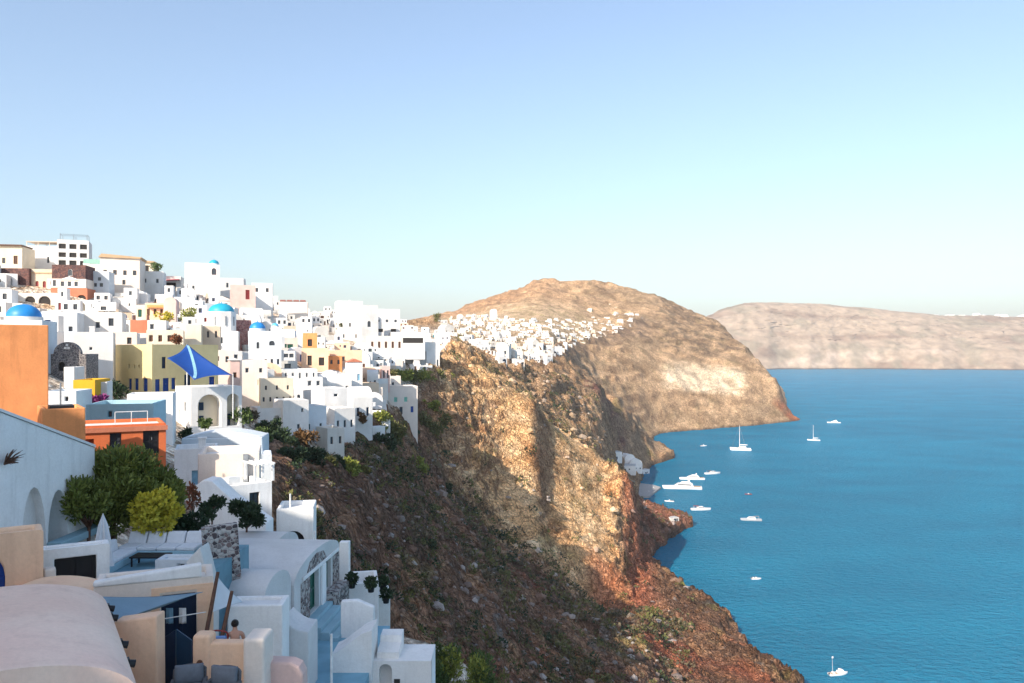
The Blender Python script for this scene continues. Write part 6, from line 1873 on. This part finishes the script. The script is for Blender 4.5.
# ------------------------------------------------------------------ scrub and loose stones on the slopes: nobody could count them
rng = np.random.default_rng(77)
N_ = 60000
spx = rng.uniform(285, 690, N_)
sY = np.exp(rng.uniform(math.log(48), math.log(620), N_))
sx = (spx - CX) / F * sY
dens = fbm(sx / 16, sY / 16, sx * 0 + 2, 3)
lo = np.interp(spx, [285, 290, 320, 345, 370, 400, 430, 450], [118, 120, 130, 148, 172, 212, 285, 330])
okm = (sY < np.where(spx < 450, lo, 1e9)) & ~((spx < 440) & (sY < 50)) & (dens > -.25) & (rng.random(N_) < np.clip(.25 + dens * 1.6, .05, 1))
spurz = (spx > 445) & (sY > 300) & (sY < 420)
okm &= ~spurz | (rng.random(N_) < .16)
okm &= ~((sY > 420) & (rng.random(N_) < .5))
# height of the roughened ground under each
iy = np.clip(np.searchsorted(LYS, np.log(sY)), 1, nr - 2)
ix = np.clip(np.searchsorted(PXS, spx), 1, nc - 2)
hx, hy, hz_ = vx[iy, ix], vy[iy, ix], zz[iy, ix]
okm &= hz_ > 3.5
B = np.flatnonzero(okm)[:7200]
SP = {'scrub': ('olive', .34), 'dry_scrub': ('dry', .40), 'dark_scrub': ('shrub', .26)}
kind_ = rng.choice(3, len(B), p=[.34, .40, .26])
for ki, (nm, (mt, _p)) in enumerate(SP.items()):
    S = B[kind_ == ki]
    V, Q, T = [], [], []
    off = 0
    scale = np.clip(rng.lognormal(-.55, .45, len(S)), .22, 1.5) * np.clip(sY[S] / 150, .75, 2.0)
    nl = 34
    for i, s in enumerate(S):
        r = scale[i]
        v, q, t_ = leaves([(hx[s], hy[s], hz_[s] + .25 * r)], [(r, r, r * .62)], nl, .34 * r, rng, aspect=1.6, shell=.6)
        V.append(v)
        Q.append(q + off)
        T.append(t_)
        off += len(v)
    o = np_mesh(nm, np.concatenate(V), np.concatenate(Q), LEAF[mt], False)
    T = np.concatenate(T)
    vert_color(o, np.stack([T, T, T], 1))
    o['kind'] = 'stuff'
R_ = np.flatnonzero((hz_ > 1) & (~spurz | (rng.random(N_) < .25)) & (sY < np.where(spx < 450, lo, 1e9)) & ~((spx < 440) & (sY < 50)))[-5200:]
ico = np.array([(0, 0, 1), (.9, 0, .4), (.28, .85, .4), (-.72, .53, .4), (-.72, -.53, .4), (.28, -.85, .4), (.72, .53, -.4), (-.28, .85, -.4), (-.9, 0, -.4), (-.28, -.85, -.4), (.72, -.53, -.4), (0, 0, -1)])
icf = np.array([(0, 1, 2), (0, 2, 3), (0, 3, 4), (0, 4, 5), (0, 5, 1), (1, 6, 2), (2, 7, 3), (3, 8, 4), (4, 9, 5), (5, 10, 1), (6, 7, 2), (7, 8, 3), (8, 9, 4), (9, 10, 5), (10, 6, 1)])
n = len(R_)
rs_ = np.clip(rng.lognormal(-1.15, .6, n), .1, 1.6) * np.clip(sY[R_] / 150, .7, 2.2)
vv = ico[None] * rng.uniform(.65, 1.25, (n, 12, 1)) * rs_[:, None, None] * rng.uniform(.7, 1.3, (n, 1, 3)) * [1, 1, .75]
vv = vv + np.stack([hx[R_], hy[R_], hz_[R_] + .1 * rs_], -1)[:, None]
ff = (icf[None] + (np.arange(n) * 12)[:, None, None]).reshape(-1, 3)
m_rock, nt, b = new_mat('loose_rock')
at = nt.nodes.new('ShaderNodeVertexColor')
at.layer_name = 'col'
nn = noise_out(nt, 2.5, 5, .6)
nt.links.new(mixrgb(nt, 1.0, at.outputs[0], mixrgb(nt, ramp(nt, nn, .3, .7), (.7, .7, .7), (1.25, 1.25, 1.25)), 'MULTIPLY'), b.inputs['Base Color'])
b.inputs['Roughness'].default_value = .95
o = np_mesh('loose_stones', vv.reshape(-1, 3), ff, m_rock, False)
base = col[iy[R_], ix[R_]]
grey = rng.choice([.0, .35, .7], n, p=[.6, .25, .15])[:, None]
rc = base * (1 - grey) + np.array([.34, .31, .29]) * grey
vert_color(o, np.repeat(np.clip(rc * rng.uniform(.7, 1.35, (n, 1)), 0, .8), 12, 0))
o['kind'] = 'stuff'
# ------------------------------------------------------------------ boats in the bay
HULLW = flat('gelcoat_white', (.80, .80, .79), .25, .04, 1, spec=.5)
HULLG = flat('gelcoat_grey', (.40, .42, .44), .3, .06, 1, spec=.5)
TEAK = flat('teak_deck', (.42, .30, .20), .7, .1, 4)
SEAW = lambda py: H * F / (py - HY)


def hull(L, B, Hh, dr=.4, n=14, full=.55):
    """Loft of a boat hull from stern (-L/2) to bow (+L/2) along x."""
    mb = MB()
    V = []
    for i in range(n + 1):
        s = i / n
        w = B / 2 * min(1, (.86 + .3 * s) if s < .45 else 1.0) * (1 - max(0, (s - full) / (1 - full)) ** 2.1)
        sheer = Hh * (1 + .28 * s * s)
        x = -L / 2 + L * s
        w = max(w, .02)
        rk = .06 * L * s * s
        V += [(x + rk, -w, sheer), (x + rk * .7, -w * .93, Hh * .3), (x, -w * .62, -dr), (x, 0, -dr * 1.3), (x, w * .62, -dr), (x + rk * .7, w * .93, Hh * .3), (x + rk, w, sheer)]
    f = []
    for i in range(n):
        for j in range(6):
            a = i * 7 + j
            f.append((a, a + 1, a + 8, a + 7))
        f.append((i * 7, (i + 1) * 7, (i + 1) * 7 + 6, i * 7 + 6))
    f.append(tuple(range(7)))
    return mb.add(V, f)


def boat(px, py, name, label, cat, rot, kind, L, B, hullm=HULLW, group=None, trim='navy'):
    Y = SEAW(py)
    t = thing(name, label, cat, (X(px, Y), Y, 0), R(rot), group)
    Hh = {'yacht': L * .075, 'cruiser': L * .09, 'open': L * .085, 'sail': L * .08}[kind]
    if kind != 'cat':
        hull(L, B, Hh).build('hull', hullm, t, smooth=35)
    zd = Hh * 1.02
    if kind == 'yacht':
        part(t, 'deck', TEAK, lambda m: m.box(-L * .47, L * .25, -B * .40, B * .40, zd, zd + .06))
        part(t, 'cabin', HULLW, lambda m: m.prism([(-L * .28, zd + .062), (L * .26, zd + .062), (L * .13, zd + L * .085), (-L * .25, zd + L * .085)], -B * .36, B * .36), bevel=.1)
        part(t, 'window', GLASS, lambda m: m.prism([(-L * .22, zd + L * .035), (L * .185, zd + L * .035), (L * .13, zd + L * .068), (-L * .2, zd + L * .068)], -B * .365, B * .365))
        part(t, 'flybridge', HULLW, lambda m: m.prism([(-L * .22, zd + L * .087), (L * .08, zd + L * .087), (L * .02, zd + L * .13), (-L * .18, zd + L * .13)], -B * .28, B * .28), bevel=.08)
        part(t, 'radar_arch', HULLW, lambda m: m.prism([(-L * .17, zd + L * .132), (-L * .12, zd + L * .132), (-L * .15, zd + L * .19), (-L * .18, zd + L * .19)], -B * .2, B * .2))
    elif kind == 'cruiser':
        part(t, 'cabin', HULLW, lambda m: m.prism([(-L * .2, zd), (L * .24, zd), (L * .12, zd + L * .10), (-L * .18, zd + L * .10)], -B * .34, B * .34), bevel=.06)
        part(t, 'window', GLASS, lambda m: m.prism([(-L * .15, zd + L * .045), (L * .18, zd + L * .045), (L * .125, zd + L * .085), (-L * .14, zd + L * .085)], -B * .345, B * .345))
        part(t, 'canopy', JOIN[trim], lambda m: m.box(-L * .38, -L * .1, -B * .3, B * .3, zd + L * .125, zd + L * .135))
        part(t, 'canopy_frame', JOIN['white'], lambda m: [m.tube((x, y, zd - .1), (x, y, zd + L * .125), .05) for x in (-L * .36, -L * .12) for y in (-B * .28, B * .28)])
    elif kind == 'open':
        part(t, 'deck', TEAK, lambda m: m.box(-L * .42, L * .22, -B * .33, B * .33, zd, zd + .04))
        part(t, 'console', HULLW, lambda m: m.prism([(-L * .06, zd + .042), (L * .1, zd + .042), (L * .05, zd + L * .12), (-L * .05, zd + L * .13)], -B * .2, B * .2), bevel=.04)
        part(t, 'motor', JOIN['black'], lambda m: m.box(-L * .54, -L * .48, -.2, .2, Hh * .4, Hh * 1.5), bevel=.05)
        part(t, 'bench', JOIN[trim], lambda m: m.box(-L * .32, -L * .22, -B * .28, B * .28, zd + .042, zd + .45))
    elif kind == 'sail':
        part(t, 'cabin', HULLW, lambda m: m.prism([(-L * .15, zd), (L * .2, zd), (L * .14, zd + L * .04), (-L * .14, zd + L * .05)], -B * .28, B * .28), bevel=.05)
        m_ = part(t, 'mast', HULLW, lambda m: m.tube((L * .06, 0, zd), (L * .06, 0, zd + L * 1.25), L * .014, L * .01))
        part(t, 'boom', HULLW, lambda m: m.tube((L * .06, 0, zd + L * .12), (-L * .34, 0, zd + L * .13), L * .011))
        part(t, 'furled_sail', CUSH, lambda m: m.tube((L * .04, 0, zd + L * .15), (-L * .32, 0, zd + L * .155), L * .022, L * .016), smooth=True)
        part(t, 'rigging', JOIN['grey'], lambda m: [m.tube((L * .06, 0, zd + L * 1.24), p, .03, n=4) for p in ((L * .5, 0, zd + .3), (-L * .48, 0, zd), (L * .04, B * .45, zd), (L * .04, -B * .45, zd))])
    return t


boat(683, 489, 'motor_yacht', 'largest white motor yacht with two decks moored off the harbour', 'yacht', 172, 'yacht', 29, 7)
boat(692.5, 479.5, 'motor_yacht', 'second white motor yacht lying just behind the largest one', 'yacht', 176, 'yacht', 20, 5.4)
boat(712.5, 474, 'motor_cruiser', 'white motor cruiser moored beyond the two yachts, nearer open water', 'boat', 15, 'cruiser', 14, 4.6)
boat(700.5, 510, 'motor_cruiser', 'white excursion boat alone in front of the motor yachts', 'boat', 2, 'cruiser', 13, 4, trim='red')
boat(669.5, 501.5, 'dinghy', 'small pale dinghy between the pier and the excursion boat', 'boat', 165, 'open', 6.5, 2.2, trim='grey')
boat(748.5, 494.5, 'dinghy', 'tiny dark red boat out beyond the yachts', 'boat', 175, 'open', 5.2, 1.8, JOIN['red'], trim='brown')
boat(751.5, 520.5, 'motor_boat', 'grey hulled motor boat seaward of the headland tip', 'boat', 172, 'cruiser', 12.5, 3.8, HULLG, trim='grey')
boat(756, 579, 'motor_boat', 'stubby white boat adrift alone on the open blue water', 'boat', 4, 'open', 4.6, 2.3, trim='white')
t = boat(838, 674.5, 'motor_boat', 'small white fishing boat with a thin flag mast close to the bottom of the view', 'boat', 12, 'open', 6.6, 2.4, trim='white')
part(t, 'mast', HULLW, lambda m: m.tube((-2.0, 0, .5), (-2.2, 0, 6.0), .05, .03))
part(t, 'flag', HULLW, lambda m: m.box(-2.35, -1.75, -.02, .02, 5.7, 6.3))
part(t, 'cabin', HULLW, lambda m: m.prism([(.4, .6), (2.2, .6), (1.6, 1.7), (.5, 1.9)], -.7, .7), bevel=.06)
boat(814, 440.5, 'sailing_boat', 'single-masted white sailing boat farthest from the cliffs', 'sailboat', 160, 'sail', 14, 4)
boat(834, 423, 'motor_yacht', 'white motor boat far out past the sailing boat', 'boat', 170, 'yacht', 18, 5.5)
boat(703.5, 446, 'dinghy', 'tiny pale boat in the shaded water under the headland', 'boat', 10, 'open', 7.5, 2.4, trim='grey')
Y = SEAW(450)
t = thing('sailing_catamaran', 'white sailing catamaran with one tall mast anchored off the headland', 'catamaran', (X(741, Y), Y, 0), R(168))
for s in (-1, 1):
    o = hull(21, 2.2, 1.9).build('hull', HULLW, t, smooth=35)
    o.location = (0, s * 4.2, 0)
part(t, 'bridge_deck', HULLW, lambda m: m.box(-8, 5, -4.2, 4.2, 1.5, 2.1), bevel=.1)
part(t, 'cabin', HULLW, lambda m: m.prism([(-5.5, 2.102), (3.5, 2.102), (1.5, 4.0), (-5.2, 4.1)], -3.3, 3.3), bevel=.15)
part(t, 'window', GLASS, lambda m: m.prism([(-4.6, 2.9), (2.75, 2.9), (1.9, 3.6), (-4.5, 3.6)], -3.32, 3.32))
part(t, 'mast', HULLW, lambda m: m.tube((1.5, 0, 4.0), (1.5, 0, 27), .28, .16))
part(t, 'boom', HULLW, lambda m: m.tube((1.5, 0, 5.4), (-7, 0, 5.6), .2))
part(t, 'furled_sail', CUSH, lambda m: m.tube((1.2, 0, 5.9), (-6.6, 0, 6.0), .42, .3), smooth=True)
part(t, 'rigging', JOIN['grey'], lambda m: [m.tube((1.5, 0, 26.5), p, .05, n=4) for p in ((10, 0, 2), (-5, 4.2, 2), (-5, -4.2, 2))])
# harbour: pier, boats alongside and the row of boat houses
PIER = flat('concrete_pier', (.34, .33, .32), .9, .15, .6)
Y0, Y1 = SEAW(487), SEAW(499)
o = MB().prism([(X(618, Y1), Y1 + 6), (X(650, Y1), Y1 + 4), (X(659, Y0), Y0 - 8), (X(654, Y0), Y0 + 2), (X(640, Y0), Y0 + 12), (X(618, Y0), Y0 + 14)], -2, 1.4, 'z').build('pier', PIER)
tag(o, 'grey concrete pier of the little harbour below the cliffs', 'pier')
for px, py, L, rot, lab in ((653.5, 489, 8, 60, 'white boat tied up at the tip of the harbour pier'), (649, 493, 7.5, 40, 'second white boat tied along the harbour pier'), (640, 501, 9, 5, 'dark low boat lying under the harbour pier')):
    boat(px, py, 'motor_boat', lab, 'boat', rot, 'open', L, 2.6, HULLW if 'dark' not in lab else JOIN['black'], trim='grey')
rg = random.Random(3)
for i, (px, py, wm, hm_, lab) in enumerate([(616, 461, 10, 5, 'uppermost white boat house above the little harbour'), (624, 464, 11, 5, 'wide white boat house in the harbour row, below the uppermost one'), (630, 468, 10, 4.5, 'white boat house in the middle of the harbour row'), (636, 472, 11, 4.5, 'white boat house just inland of the last one by the water'), (645, 475.5, 12, 4, 'lowest white boat house at the water by the harbour bay'), (628, 474, 12, 4, 'white boat house in front of the harbour row beside the pier')]):
    Y, z_ = surf(px, py, 560) or (720, 5)
    o = tiny(px, py, Y, wm, hm_ * 1.1, 'bright white', rg)
    o.location.z = z_ + .6
    tag(o, lab, 'house', 'boat houses at the little harbour')
Y, z_ = surf(675, 522, 430) or (500, 2)
o = tiny(675, 522, Y, 6, 2.6, 'off-white', rg)
tag(o, 'small pale hut on the dark red headland tip', 'hut')
# white towns along the far rim
rg = random.Random(8)
rim = []
for i in range(46):
    px = rg.choice([rg.uniform(960, 1030), rg.uniform(935, 1030), rg.uniform(990, 1060)])
    tp = float(np.interp(px, [905, 940, 985, 1024, 1150], [312, 316, 317, 317.5, 318]))
    rim.append(tiny(px, tp + rg.uniform(-.2, 1.2), 5140, rg.uniform(18, 42), rg.uniform(7, 12), 'bright white', rg))
join(rim, 'rim_town')
# ------------------------------------------------------------------ the air over the bay
m_air = bpy.data.materials.new('pale_air')
m_air.use_nodes = True
nt = m_air.node_tree
nt.nodes.remove(nt.nodes['Principled BSDF'])
pv = nt.nodes.new('ShaderNodeVolumePrincipled')
pv.inputs['Color'].default_value = (.86, .90, .96, 1)
pv.inputs['Density'].default_value = .000065
pv.inputs['Anisotropy'].default_value = .0
nt.links.new(pv.outputs[0], nt.nodes['Material Output'].inputs['Volume'])
hz = MB().box(-12000, 17000, -5000, 14000, -12, 480).build('haze', m_air)
hz['kind'] = 'stuff'
sc.cycles.volume_bounces = 0
